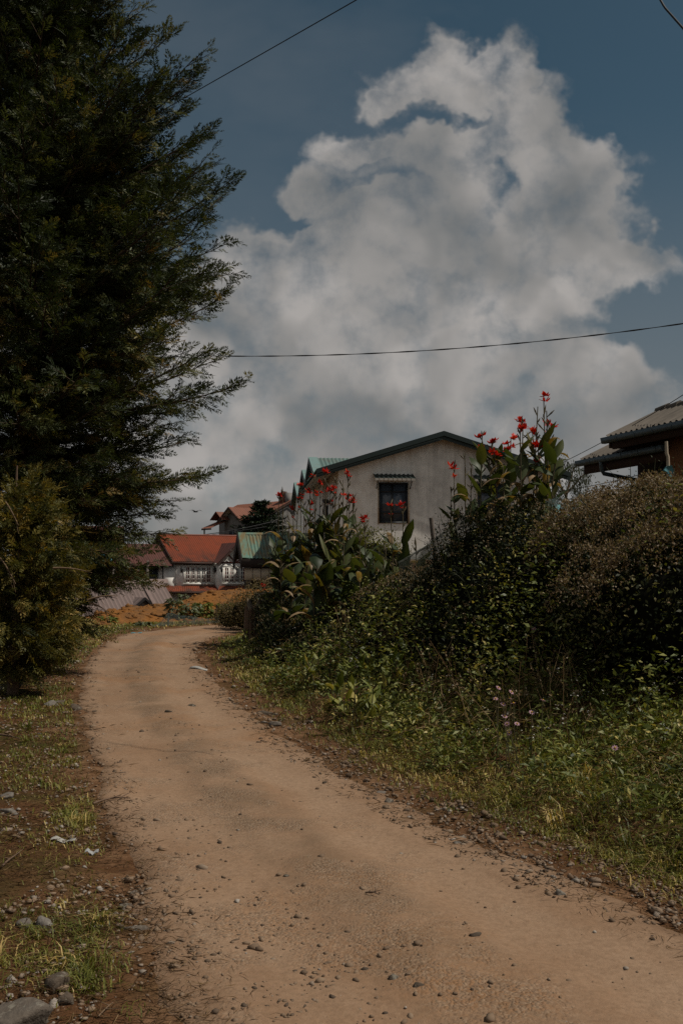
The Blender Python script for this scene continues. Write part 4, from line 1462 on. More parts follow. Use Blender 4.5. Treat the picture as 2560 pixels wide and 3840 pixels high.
def young_cypress():
    X0, Y0 = P(50, 2500, 14.4).x, 14.4
    g = float(H(X0, Y0))
    root = empty('young_cypress', (X0, Y0, g), 'yellow-green bushy young cypress growing low in front of the huge dark one', 'tree')
    rng = np.random.default_rng(5)
    tr, br, cr = MB(), MB(), MB()
    tube(tr, [(X0, Y0, g - .1), (X0 + .03, Y0, g + 1.2), (X0 - .02, Y0, g + 2.6), (X0, Y0, g + 3.3)], [.09, .07, .04, .01], 8)
    trunk = tr.build('trunk', M['bark'], root, smooth=True)
    prof = []
    for py, px in ((2500, 120), (2440, 200), (2380, 230), (2300, 255), (2200, 275), (2120, 285), (2060, 300), (1980, 280), (1940, 250), (1900, 190), (1860, 120), (1830, 60)):
        q = P(px, py, Y0)
        prof.append((q.z, q.x - X0))
    prof = np.array(prof)
    tpl = spray_template(6, 1, .09)
    SP, SD, SS, ST, SR_ = [], [], [], [], []
    for i in range(165):
        az = rng.uniform(0, 2 * pi)
        if math.cos(az) < -.3 and rng.random() < .5:
            continue
        zt = rng.uniform(prof[0, 0], prof[-1, 0])
        reach = max(.25, np.interp(zt, prof[:, 0], prof[:, 1]) * rng.uniform(.55, 1.02))
        el = R(np.interp(zt, [.3, 1.2, 2.2, 3.3], [-25, 5, 25, 55]) + rng.uniform(-12, 12))
        zb = max(zt - reach * math.tan(el), g + .25)
        a = np.array([X0, Y0, zb])
        c = np.array([X0 + math.cos(az) * reach, Y0 + math.sin(az) * reach, zt])
        pts = bez(a, (a + c) / 2 + np.array([0, 0, -.06]), c, 7)
        tube(br, pts, np.linspace(.016, .004, 7), 4)
        bt = rng.normal() * .14
        m = int(4 + reach * 7)
        for k in range(m):
            u = .25 + .75 * (k + rng.random()) / m
            q = np.array([np.interp(u * 6, np.arange(7), pts[:, j]) for j in range(3)])
            dd = unit(c - a)
            sv = unit(dd + np.array([rng.normal() * .6, rng.normal() * .6, rng.uniform(-.5, .4)]))
            for s in range(5):
                SP.append(q + sv * .075 * s + rng.normal(size=3) * .02)
                SD.append(unit(sv + rng.normal(size=3) * .35))
                SS.append(rng.uniform(.12, .27))
                ST.append(np.clip(.5 + rng.normal() * .24 + bt, 0, 1))
                SR_.append(rng.uniform(-1.5, 1.5))
    # a few bare dry twigs poke out to the right
    for px, py, px2, py2 in ((200, 2130, 345, 2148), (330, 2250, 440, 2235), (335, 2260, 410, 2300), (0, 2090, 60, 2190), (20, 1880, 70, 1970)):
        dry = MB()
        a, b = P(px, py, 13.6), P(px2, py2, 13.5)
        tube(dry, bez(np.array(a), np.array((a + b) / 2 + Vector((0, 0, .05))), np.array(b), 6), np.linspace(.014, .004, 6), 4)
        for k in range(3):
            q = a + (b - a) * (.4 + .2 * k)
            tube(dry, [q, q + (b - a) * .22 + Vector((0, 0, random.uniform(-.14, .14)))], [.006, .002], 3)
        dry.build('dry_twig', M['twig'], trunk)
    put_sprays(cr, np.array(SP), np.array(SD), np.array(SR_), np.array(SS), np.array(ST), tpl, .1)
    br.build('branches', M['limb'], trunk)
    cr.build('crown', M['young_cypress'], root)


def far_conifer():
    c = P(985, 2000, 96)
    g = float(H(c.x, 96))
    root = empty('dark_conifer', (c.x, 96, g), 'dark spreading conifer standing before the grey hill house', 'tree')
    rng = np.random.default_rng(8)
    tr, cr = MB(), MB()
    ztop = P(0, 1878, 96).z
    tube(tr, [(c.x, 96, g - .3), (c.x, 96, ztop - .3)], [.22, .04], 7)
    tr.build('trunk', M['bark'], root)
    p, d = [], []
    for i in range(110):
        f = rng.random() ** .8
        z = ztop - .2 - f * (ztop - 5.0)
        rr = (.5 + 2.3 * min(1, f * 1.6)) * rng.uniform(.6, 1.08)
        az = rng.uniform(0, 2 * pi)
        for k in range(60):
            u = rng.random() ** .6
            q = np.array([c.x + math.cos(az) * rr * u, 96 + math.sin(az) * rr * u, z + .15 * u * rr * .6 + rng.normal() * .07])
            q[:2] += rng.normal(size=2) * .16
            p.append(q)
            d.append(unit(np.array([math.cos(az), math.sin(az), .1]) + rng.normal(size=3) * .5))
    p, d = np.array(p), np.array(d)
    leaves(cr, p, d, unit(np.array([0, 0, 1.0]) + rng.normal(size=p.shape) * .4), rng.uniform(.2, .42, len(p)), .14, rng.random(len(p)))
    cr.build('crown', M['conifer'], root)


def gum_tree():
    Y0 = 90
    b = P(2120, 1960, Y0)
    g = float(H(b.x, Y0))
    root = empty('gum_tree', (b.x, Y0, g), 'airy grey-green gum tree with drooping leaves between the two roofs', 'tree')
    rng = np.random.default_rng(14)
    tr, cr = MB(), MB()

    def pt(px, py, dy=0):
        return np.array(P(px, py, Y0 + dy))
    limbs = [([(2118, 1990), (2116, 1900), (2122, 1850), (2140, 1790), (2150, 1750)], .22, .05),
             ([(2120, 1860), (2100, 1820), (2090, 1770), (2088, 1740)], .12, .04), ([(2122, 1850), (2160, 1810), (2185, 1780)], .12, .04),
             ([(2117, 1900), (2160, 1870), (2185, 1850)], .10, .03), ([(2116, 1890), (2090, 1860), (2075, 1840)], .10, .03)]
    ends = []
    base = np.array((b.x, Y0, g - .5))
    tube(tr, [base, pt(2118, 1990)], [.3, .22], 7)
    for pts, r0, r1 in limbs:
        q = np.array([pt(x, y, rng.uniform(-1, 1) * i * .3) for i, (x, y) in enumerate(pts)])
        tube(tr, q, np.linspace(r0, r1, len(q)), 6)
        for s in range(len(q) - 1):
            ends.append((q[s] + q[s + 1]) / 2 if s else q[s + 1])
        ends.append(q[-1])
    tr.build('trunk', M['twig'], root, smooth=True)
    clumps = [(2070, 1735), (2100, 1725), (2125, 1745), (2150, 1750), (2180, 1770), (2198, 1790), (2190, 1815), (2165, 1800), (2090, 1760), (2060, 1760),
              (2140, 1790), (2175, 1850), (2195, 1860), (2150, 1830), (2095, 1820), (2080, 1850), (2065, 1880), (2090, 1890), (2150, 1890), (2170, 1900),
              (2130, 1920), (2100, 1930), (2180, 1930), (2060, 1920)]
    p, d = [], []
    for px, py in clumps:
        for k in range(95):
            q = pt(px + rng.normal() * 13, py + rng.normal() * 11, rng.normal() * 1.2)
            p.append(q)
            d.append(unit(np.array([rng.normal() * .35, rng.normal() * .35, -1])))
    p = np.array(p)
    leaves(cr, p, np.array(d), rnd_dirs(len(p), rng), rng.uniform(.18, .45, len(p)), .09, rng.random(len(p)))
    cr.build('crown', M['gum'], root)


big_cypress()
young_cypress()
far_conifer()
gum_tree()
# ---------------------------------------------------------------- hedges, ground plants
def blob_points(ell, n, rng, lo=.66, hi=1.06, gfun=True):
    """leaf places on the outer shell of a cluster of ellipsoids"""
    ell = np.array(ell, float)
    area = ell[:, 3] * ell[:, 5] + ell[:, 4] * ell[:, 5] + ell[:, 3] * ell[:, 4]
    idx = rng.choice(len(ell), n, p=area / area.sum())
    dirs = rnd_dirs(n, rng)
    lump = .90 + .22 * (vnoise(dirs[:, 0] * 2.4 + idx * 3.1, dirs[:, 2] * 2.4 + dirs[:, 1] * 1.7, .55, 77))
    rad = rng.uniform(lo, hi, n) * lump
    p = ell[idx, :3] + dirs * ell[idx, 3:6] * rad[:, None]
    keep = np.ones(n, bool)
    for k in range(len(ell)):
        q = (p - ell[k, :3]) / ell[k, 3:6]
        keep &= ((q ** 2).sum(1) > .50) | (idx == k)
    keep &= p[:, 2] > H(p[:, 0], p[:, 1]) + .02
    nr = unit(dirs / ell[idx, 3:6])
    return p[keep], nr[keep], idx[keep]


def hedge(name, label, cat, ell, n, mat, size, rng, seeds=0, seed_lo=.3, core=.66, loc=None, tm=.45, ts=.22):
    x, y = ell[0][0], ell[0][1]
    root = empty(name, (x, y, float(H(x, y))), label, cat)
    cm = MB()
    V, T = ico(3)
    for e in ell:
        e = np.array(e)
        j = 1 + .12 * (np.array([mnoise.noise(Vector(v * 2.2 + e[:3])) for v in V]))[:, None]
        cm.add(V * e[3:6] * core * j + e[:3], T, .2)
    cm.build('stems_or_dark_core', M['core'], root)  # opaque dark body behind the leaves, standing in for deep inner shade
    lm = MB()
    p, nr, idx = blob_points(ell, n, rng)
    dr = unit(nr * .5 + rnd_dirs(len(p), rng) * .9 + np.array([0, 0, .15]))
    up = unit(nr * .8 + rnd_dirs(len(p), rng) * .75 + np.array([0, 0, .5]))
    s = rng.uniform(.6, 1.35, len(p)) * size
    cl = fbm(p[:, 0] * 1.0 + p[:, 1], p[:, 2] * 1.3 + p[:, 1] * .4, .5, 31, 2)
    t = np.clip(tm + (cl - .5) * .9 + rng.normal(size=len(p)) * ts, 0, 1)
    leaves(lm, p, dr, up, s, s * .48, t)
    # thin shoots that break the outline
    k = int(n * .012)
    q, qn, _ = blob_points(ell, k, rng, .95, 1.05)
    sel = qn[:, 2] > -.1
    q, qn = q[sel], qn[sel]
    tips = []
    for a, b in zip(q, qn):
        v = unit(b * .5 + np.array([0, 0, .9]) + rng.normal(size=3) * .35)
        L = rng.uniform(.10, .34) * (1 + size * 6)
        tube(lm, [a, a + v * L * .6, a + unit(v + rng.normal(size=3) * .2) * L], [.005, .004, .002], 3, .55, caps=False)
        for f in np.linspace(.3, 1, 5):
            tips.append((a + v * L * f, v))
    if tips:
        tp, tv = np.array([a for a, _ in tips]), np.array([b for _, b in tips])
        s2 = rng.uniform(.5, 1, len(tp)) * size
        leaves(lm, tp, unit(tv * .6 + rnd_dirs(len(tp), rng)), rnd_dirs(len(tp), rng), s2, s2 * .45, np.clip(tm + .1 + rng.normal(size=len(tp)) * .2, 0, 1))
    lm.build('foliage', M[mat], root)
    if seeds:
        sm_ = MB()
        p, nr, _ = blob_points(ell, seeds * 4, rng, .98, 1.12)
        w = rng.random(len(p)) < sm((nr[:, 2] - seed_lo + .35) / .9) * (.25 + .75 * sm((fbm(p[:, 0] + p[:, 2], p[:, 1], .6, 91, 2) - .25) / .35))
        p = p[w][:seeds]
        for c in range(5):
            o = p + rng.normal(size=p.shape) * .018
            leaves(sm_, o, unit(rnd_dirs(len(o), rng) + np.array([0, 0, .8])), rnd_dirs(len(o), rng), rng.uniform(.018, .034, len(o)), .018, rng.random(len(o)))
        sm_.build('seed_heads', M['seed'], root)
    return root


def E(px, ptop, Y, rx, ry, fz=None, sink=.15):
    """ellipsoid standing on the ground at depth Y under photo column px, its top at photo row ptop"""
    t = P(px, ptop, Y)
    g = float(H(t.x, Y)) - sink
    rz = (t.z - g) / 2 if fz is None else fz
    return (t.x, Y, t.z - rz, rx, ry, rz)


def make_hedges():
    r = np.random.default_rng(21)
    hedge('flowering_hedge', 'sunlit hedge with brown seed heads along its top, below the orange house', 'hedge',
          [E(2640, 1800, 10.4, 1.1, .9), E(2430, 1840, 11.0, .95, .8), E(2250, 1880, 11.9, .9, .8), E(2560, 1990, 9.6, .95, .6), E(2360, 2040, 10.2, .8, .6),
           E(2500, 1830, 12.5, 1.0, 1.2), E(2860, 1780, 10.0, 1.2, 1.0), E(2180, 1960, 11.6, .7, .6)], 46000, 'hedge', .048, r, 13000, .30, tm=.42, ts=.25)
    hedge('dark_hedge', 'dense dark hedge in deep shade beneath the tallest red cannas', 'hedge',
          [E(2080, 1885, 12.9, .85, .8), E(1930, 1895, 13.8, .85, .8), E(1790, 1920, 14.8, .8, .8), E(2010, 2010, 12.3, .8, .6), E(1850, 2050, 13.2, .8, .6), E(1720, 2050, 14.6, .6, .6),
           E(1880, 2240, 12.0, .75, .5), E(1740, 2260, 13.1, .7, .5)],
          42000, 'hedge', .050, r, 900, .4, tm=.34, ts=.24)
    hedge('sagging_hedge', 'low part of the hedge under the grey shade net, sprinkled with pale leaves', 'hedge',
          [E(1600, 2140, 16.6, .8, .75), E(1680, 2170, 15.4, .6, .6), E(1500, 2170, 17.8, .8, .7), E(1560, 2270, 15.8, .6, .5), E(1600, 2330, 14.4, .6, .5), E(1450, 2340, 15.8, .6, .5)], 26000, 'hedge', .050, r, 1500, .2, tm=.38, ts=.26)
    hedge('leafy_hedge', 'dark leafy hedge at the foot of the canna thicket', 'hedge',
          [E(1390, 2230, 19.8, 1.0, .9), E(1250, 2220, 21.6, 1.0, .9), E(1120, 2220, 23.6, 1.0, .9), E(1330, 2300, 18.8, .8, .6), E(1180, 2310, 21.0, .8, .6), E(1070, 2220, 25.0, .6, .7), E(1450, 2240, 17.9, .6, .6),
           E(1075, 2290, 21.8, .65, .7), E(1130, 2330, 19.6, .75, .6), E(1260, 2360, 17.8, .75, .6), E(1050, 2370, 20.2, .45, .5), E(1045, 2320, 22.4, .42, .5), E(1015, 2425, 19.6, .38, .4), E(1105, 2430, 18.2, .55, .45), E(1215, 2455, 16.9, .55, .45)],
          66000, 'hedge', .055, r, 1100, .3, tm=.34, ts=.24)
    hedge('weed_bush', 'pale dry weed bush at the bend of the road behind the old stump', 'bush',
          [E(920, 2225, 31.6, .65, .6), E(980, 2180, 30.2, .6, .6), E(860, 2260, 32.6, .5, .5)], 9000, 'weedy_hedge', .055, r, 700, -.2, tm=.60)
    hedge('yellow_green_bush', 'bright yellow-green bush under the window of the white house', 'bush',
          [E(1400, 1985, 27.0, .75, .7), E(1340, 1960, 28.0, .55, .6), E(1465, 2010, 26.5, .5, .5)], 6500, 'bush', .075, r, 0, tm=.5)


def ground_cover():
    rng = np.random.default_rng(31)
    # --- short grass: strip beside the road on both sides, patches on the left verge, top of the bank
    mb = MB()
    x, d = sample_view(330000, 3.4, 44, rng=rng)
    sr, sl = sdist(RE, x, d), -sdist(LE, x, d)
    pt = fbm(x, d, 1.5, 51, 3)
    pf = vnoise(x, d, .22, 52)
    right = (sr > .42) & (sr < 9) & (d < 33)
    dens_r = np.where(sr < 2.2, sm((pt - .25) / .3) * .9, .35) * (.55 + .45 * (pf > .35))
    left = (sl > .05) & (sl < 6) & (d < 39)
    patch = np.zeros_like(x)
    for px, py, rx, ry, w in ((270, 2620, 260, 42, 1), (150, 2665, 150, 34, 1), (280, 2750, 200, 70, .8), (170, 2840, 180, 60, .6), (330, 3050, 130, 80, .8), (110, 2930, 130, 70, .5),
                              (150, 3560, 280, 120, .8), (330, 3640, 130, 90, .7), (640, 3550, 60, 60, .15), (330, 2400, 190, 70, 1), (250, 2480, 160, 30, .8), (420, 2365, 140, 40, 1), (720, 2348, 330, 22, 1),
                              (230, 3180, 180, 70, .4), (310, 3420, 100, 80, .3), (40, 3100, 80, 60, .15)):
        gx, gy = proj(x, d, H(x, d, True, sr, sl))
        patch = np.maximum(patch, w * np.exp(-(((gx - px) / rx) ** 2 + ((gy - py) / ry) ** 2) * 1.3))
    dens_l = patch * (.35 + .65 * (pf > .4)) + .02
    edge = (sr > .15) & (sr <= .42)
    keep = (right & (rng.random(len(x)) < dens_r)) | (left & (rng.random(len(x)) < dens_l)) | (edge & (rng.random(len(x)) < .12))
    x, d, sr, sl = x[keep], d[keep], sr[keep], sl[keep]
    z = H(x, d)
    a = rng.uniform(0, 2 * pi, len(x))
    hh = rng.uniform(.02, .075, len(x)) * np.where(sr > 0, 1.25, 1.0) * (.7 + .6 * vnoise(x, d, .8, 53)) * np.interp(d, [3, 8, 30], [.9, 1, 1.5])
    ww = np.interp(d, [3, 8, 15, 35], [.0045, .008, .015, .035]) * rng.uniform(.7, 1.3, len(x))
    dry = fbm(x, d, 1.1, 54, 2)
    t = np.clip(.42 + (dry - .5) * .9 + rng.normal(size=len(x)) * .14 + np.where(rng.random(len(x)) < .12, .4, 0), 0, 1)
    blades(mb, np.stack([x, d, z - .005], 1), np.stack([np.cos(a), np.sin(a)], 1), rng.uniform(.4, 1.7, len(x)), hh, ww, t)
    # tufts of longer blades
    tx, td = sample_view(2400, 3.6, 30, rng=rng)
    s1, s2 = sdist(RE, tx, td), -sdist(LE, tx, td)
    gx, gy = proj(tx, td, H(tx, td))
    pl = np.zeros_like(tx)
    for px, py, rx, ry in ((330, 3040, 130, 90), (150, 3560, 230, 130), (320, 3650, 120, 90), (300, 2770, 130, 60), (330, 3430, 60, 60), (650, 3560, 50, 50)):
        pl = np.maximum(pl, np.exp(-(((gx - px) / rx) ** 2 + ((gy - py) / ry) ** 2)))
    ok = ((s1 > .6) & (s1 < 8) & (rng.random(len(tx)) < .55)) | ((s2 > .1) & (rng.random(len(tx)) < pl * .8))
    tx, td, s1 = tx[ok], td[ok], s1[ok]
    nb = 26
    cx = np.repeat(tx, nb) + rng.normal(size=len(tx) * nb) * .035
    cy = np.repeat(td, nb) + rng.normal(size=len(tx) * nb) * .035
    a = rng.uniform(0, 2 * pi, len(cx))
    hb = np.repeat(np.where(s1 > 0, rng.uniform(.10, .24, len(tx)), rng.uniform(.06, .14, len(tx))), nb) * rng.uniform(.5, 1.1, len(cx))
    tt = np.repeat(np.clip(.40 + rng.normal(size=len(tx)) * .16 + (rng.random(len(tx)) < .22) * .45, 0, 1), nb)
    blades(mb, np.stack([cx, cy, H(cx, cy) - .01], 1), np.stack([np.cos(a), np.sin(a)], 1), rng.uniform(.4, 1.6, len(cx)), hb,
           np.interp(cy, [3, 8, 30], [.006, .009, .022]), np.clip(tt + rng.normal(size=len(cx)) * .1, 0, 1))
    tag(mb.build('grass', M['grass']), kind='stuff')

    # --- leafy weeds over the bank
    mb = MB()
    x, d = sample_view(360000, 4.0, 30, rng=rng)
    sr = sdist(RE, x, d)
    dep = np.interp(d, [4, 8, 11, 16, 22, 28], [5.4, 4.6, 3.6, 2.8, 2.2, 1.2])
    n1 = fbm(x, d, 1.3, 71, 3)
    n2 = vnoise(x, d, .35, 72)
    pr = sm((sr - .45) / .7) * (.25 + .75 * sm((n1 - .33) / .25)) * (.35 + .65 * n2)
    keep = (sr > .4) & (sr < dep + 3) & (rng.random(len(x)) < pr * .85)
    x, d, sr, n1, n2, dep = x[keep], d[keep], sr[keep], n1[keep], n2[keep], dep[keep]
    env = (.05 + .30 * sm((sr - .7) / 2.0) * (.35 + 1.0 * n1) + .20 * sm((n2 - .45) / .4) * sm((sr - 1) / 1.5) + .25 * sm((sr - dep + 1.2) / 1.5))
    gx, gy = proj(x, d, H(x, d) + .3)
    for qx, qy, qr, ql, qh in ((1300, 2440, 190, 120, .6), (1560, 2490, 190, 130, .55), (1900, 2500, 260, 140, .75), (2250, 2470, 300, 150, .8), (2560, 2470, 240, 150, .8)):
        env = env + qh * np.exp(-(((gx - qx) / qr) ** 2 + ((gy - qy) / ql) ** 2)) * (.5 + n2)
    z0 = H(x, d)
    hfrac = rng.random(len(x)) ** .55
    z = z0 + env * hfrac
    s = rng.uniform(.5, 1.4, len(x)) * np.interp(d, [4, 8, 15, 30], [.030, .038, .05, .075])
    big = vnoise(x, d, .7, 74) > .62
    s = s * np.where(big, 1.5, 1.0)
    dr = rnd_dirs(len(x), rng) * np.array([1, 1, .5]) + np.array([0, 0, .15])
    up = unit(rnd_dirs(len(x), rng) * .8 + np.array([0, 0, .9]))
    brown = fbm(x, d, .9, 75, 2)
    t = np.clip(.48 + (n1 - .5) * .5 + (brown - .5) * .8 + rng.normal(size=len(x)) * .22 + (rng.random(len(x)) < .07) * .35, 0, 1)
    leaves(mb, np.stack([x, d, z], 1), dr, up, s, s * rng.uniform(.28, .55, len(x)), t)
    # narrow upright leaves in loose bunches
    bx, bd = sample_view(5200, 4.2, 24, rng=rng)
    bs = sdist(RE, bx, bd)
    ok = (bs > .7) & (bs < 6) & (rng.random(len(bx)) < .6)
    bx, bd = bx[ok], bd[ok]
    nb = 13
    cx, cy = np.repeat(bx, nb) + rng.normal(size=len(bx) * nb) * .06, np.repeat(bd, nb) + rng.normal(size=len(bx) * nb) * .06
    hz = np.repeat(rng.uniform(.1, .42, len(bx)), nb)
    zz = H(cx, cy) + hz * rng.random(len(cx)) ** .6
    dd = rnd_dirs(len(cx), rng) * np.array([1, 1, .4]) + np.array([0, 0, .45])
    s = rng.uniform(.05, .11, len(cx)) * np.interp(cy, [4, 10, 24], [.75, 1, 1.5])
    leaves(mb, np.stack([cx, cy, zz], 1), dd, unit(rnd_dirs(len(cx), rng) + np.array([0, 0, .8])), s, s * .26, np.clip(np.repeat(.45 + rng.normal(size=len(bx)) * .18, nb) + rng.normal(size=len(cx)) * .1, 0, 1))
    tag(mb.build('weeds', M['weed']), kind='stuff')

    # --- dry stalks with seed heads, straw
    mb, sd_ = MB(), MB()
    x, d = sample_view(2600, 5.0, 26, rng=rng)
    sr = sdist(RE, x, d)
    n1 = fbm(x, d, 1.6, 81, 2)
    keep = (sr > 1.3) & (sr < 6) & (n1 > .42) & (rng.random(len(x)) < .8)
    x, d = x[keep], d[keep]
    z = H(x, d)
    hp, tp = [], []
    for i in range(len(x)):
        Ls = rng.uniform(.35, .85)
        v = unit(np.array([rng.normal() * .3, rng.normal() * .3, 1]))
        a = np.array([x[i], d[i], z[i] - .02])
        rr = np.interp(d[i], [5, 12, 26], [.0028, .004, .007])
        tube(mb, [a, a + v * Ls * .55, a + v * Ls + np.array([rng.normal() * .06, rng.normal() * .06, 0])], [rr * 1.3, rr, rr * .7], 3, rng.random(), caps=False)
        for k in range(rng.integers(1, 4)):
            f = rng.uniform(.55, 1)
            q = a + v * Ls * f
            w = unit(v + rng.normal(size=3) * .5)
            e = q + w * rng.uniform(.06, .2)
            tube(mb, [q, e], [rr * .8, rr * .5], 3, rng.random(), caps=False)
            hp.append(e)
    hp = np.array(hp)
    for c in range(5):
        o = hp + rng.normal(size=hp.shape) * .014
        leaves(sd_, o, unit(rnd_dirs(len(o), rng) + np.array([0, 0, .7])), rnd_dirs(len(o), rng), rng.uniform(.016, .034, len(o)), .016, rng.random(len(o)))
    # straw lying about: on the bank and as needle litter on the left verge
    x, d = sample_view(90000, 3.5, 22, rng=rng)
    sr, sl = sdist(RE, x, d), -sdist(LE, x, d)
    keep = ((sr > 1.0) & (sr < 6) & (fbm(x, d, 1.2, 83, 2) > .50) & (rng.random(len(x)) < .35)) | ((sl > -.45) & (sl < 4.5) & (rng.random(len(x)) < sm((sl + .45) / .7) * (.5 + .4 * (vnoise(x, d, .5, 84) > .5)))) | ((sr > -.35) & (sr < .7) & (rng.random(len(x)) < .3))
    x, d, sr = x[keep], d[keep], sr[keep]
    lift = np.where(sr > 0, rng.uniform(.05, .4, len(x)), rng.uniform(.006, .03, len(x)))
    dd = rnd_dirs(len(x), rng) * np.stack([np.ones(len(x)), np.ones(len(x)), np.where(sr > 0, .6, .12)], 1)
    leaves(mb, np.stack([x, d, H(x, d) + lift], 1), dd, rnd_dirs(len(x), rng), rng.uniform(.04, .16, len(x)) * np.where(sr > 0, 1.5, .8), np.interp(d, [3, 8, 20], [.003, .006, .012]), np.clip(rng.normal(size=len(x)) * .2 + np.where(sr > .8, .6, .12), 0, 1))
    tag(mb.build('dry_stalks', M['straw']), kind='stuff')
    tag(sd_.build('seed_heads', M['seed']), kind='stuff')
    # --- tiny white flowers
    mb = MB()
    x, d = sample_view(2600, 5, 26, rng=rng)
    sr = sdist(RE, x, d)
    keep = (sr > 1.2) & (sr < 5.5) & (fbm(x, d, 1.1, 87, 2) > .55)
    x, d = x[keep], d[keep]
    z = H(x, d) + rng.uniform(.2, .55, len(x))
    p = np.stack([x, d, z], 1)
    for c in range(4):
        o = p + rng.normal(size=p.shape) * .016
        leaves(mb, o, unit(rnd_dirs(len(o), rng) * np.array([1, 1, .3])), np.broadcast_to(np.array([0, 0, 1.0]), o.shape), rng.uniform(.014, .028, len(o)), .02, rng.random(len(o)))
    tag(mb.build('white_flowers', M['white_petal']), kind='stuff')


def gravel():
    rng = np.random.default_rng(41)
    mb = MB()
    # on the road: patches
    x, d = sample_view(60000, 3.6, 32, rng=rng)
    sr, sl = sdist(RE, x, d), -sdist(LE, x, d)
    gx, gy = proj(x, d, 0 * x)
    dens = .05 + 0 * x
    for px, py, rx, ry, w in ((1150, 3640, 330, 130, 1), (820, 3480, 260, 200, .6), (700, 3180, 240, 120, .35), (1100, 3350, 150, 90, .25), (800, 2900, 130, 90, .3), (680, 2760, 90, 50, .35), (1000, 3800, 500, 80, .6), (600, 2540, 200, 40, .3), (640, 2720, 160, 30, .4)):
        dens = np.maximum(dens, w * np.exp(-(((gx - px) / rx) ** 2 + ((gy - py) / ry) ** 2)))
    on = (sr < 0) & (sl < 0)
    er = (sr > -.35) & (sr < .55)
    el = (sl > -.3) & (sl < 2.2)
    p = np.where(on, dens * (.3 + .7 * vnoise(x, d, .25, 93)), 0) + np.where(er, .85 * (.15 + .85 * (fbm(x, d, .7, 94, 2) > .45)), 0) + np.where(el, .50 * (vnoise(x, d, .7, 95) > .3) + .5 * np.exp(-(((gx - 560) / 260) ** 2 + ((gy - 3500) / 180) ** 2)), 0)
    keep = rng.random(len(x)) < np.clip(p, 0, 1)
    x, d, sr, sl = x[keep], d[keep], sr[keep], sl[keep]
    r = np.clip(rng.gamma(1.6, .0042, len(x)) + .003, .003, .034) * np.where((sr > -.2), 1.25, 1) * np.where(sl > 0, 1.1, 1) * np.interp(d, [3, 8, 30], [.8, 1, 1.8])
    t = np.clip(np.where(sl > 0, .68, np.where(sr > -.2, .5, .42)) + rng.normal(size=len(x)) * .2, 0, 1)
    pebbles(mb, np.stack([x, d, H(x, d) + .01 + r * .10], 1), r, t, .5, rng)
    tag(mb.build('gravel', M['gravel']), kind='stuff')


make_hedges()
ground_cover()
gravel()
# ---------------------------------------------------------------- cannas
def canna_leaf(mb, p, az, L, W, th0, th1, tint, rng, n=7):
    """paddle leaf: leaves the stem at angle th0 from upright and arches to th0+th1"""
    u = np.linspace(0, 1, n)
    th = th0 + th1 * u
    step = L / (n - 1)
    h = np.array([math.cos(az), math.sin(az), 0])
    z = np.array([0, 0, 1.0])
    dirs = np.sin(th)[:, None] * h + np.cos(th)[:, None] * z
    ctr = np.vstack([[p], p + np.cumsum(dirs[:-1] * step, 0)])
    side = np.array([-math.sin(az), math.cos(az), 0])
    nrm = np.cross(side, dirs)
    w = W * .5 * np.sin(pi * np.clip(u * .93 + .05, 0, 1) ** .85) ** .9
    w[0], w[-1] = W * .05, .002
    fold = rng.uniform(.15, .5)
    wav = rng.normal(size=(n, 2)) * .10
    V = []
    for k, sg in enumerate((-1, -.5, 0, .5, 1)):
        s2 = sg * w
        lift = abs(sg) * w * fold + (wav[:, 0 if sg < 0 else 1] * w if abs(sg) == 1 else 0)
        V.append(ctr + side * s2[:, None] + nrm * -lift[:, None] * -1)
    V = np.stack(V, 1)
    i, j = np.meshgrid(np.arange(n - 1), np.arange(4), indexing='ij')
    Fq = np.stack([i * 5 + j, i * 5 + j + 1, (i + 1) * 5 + j + 1, (i + 1) * 5 + j], -1).reshape(-1, 4)
    mb.add(V.reshape(-1, 3), Fq, np.clip(tint + rng.normal(size=n * 5) * .03, 0, 1))


def bloom(mb, c, s, rng):
    """one canna flower: uneven upright petals"""
    k = rng.integers(5, 8)
    for i in range(k):
        az = 2 * pi * i / k + rng.uniform(-.4, .4)
        th = rng.uniform(.35, 1.5)
        canna_leaf(mb, c, az, s * rng.uniform(.7, 1.15), s * rng.uniform(.4, .62), th, rng.uniform(-.5, .7), rng.random(), rng, 4)


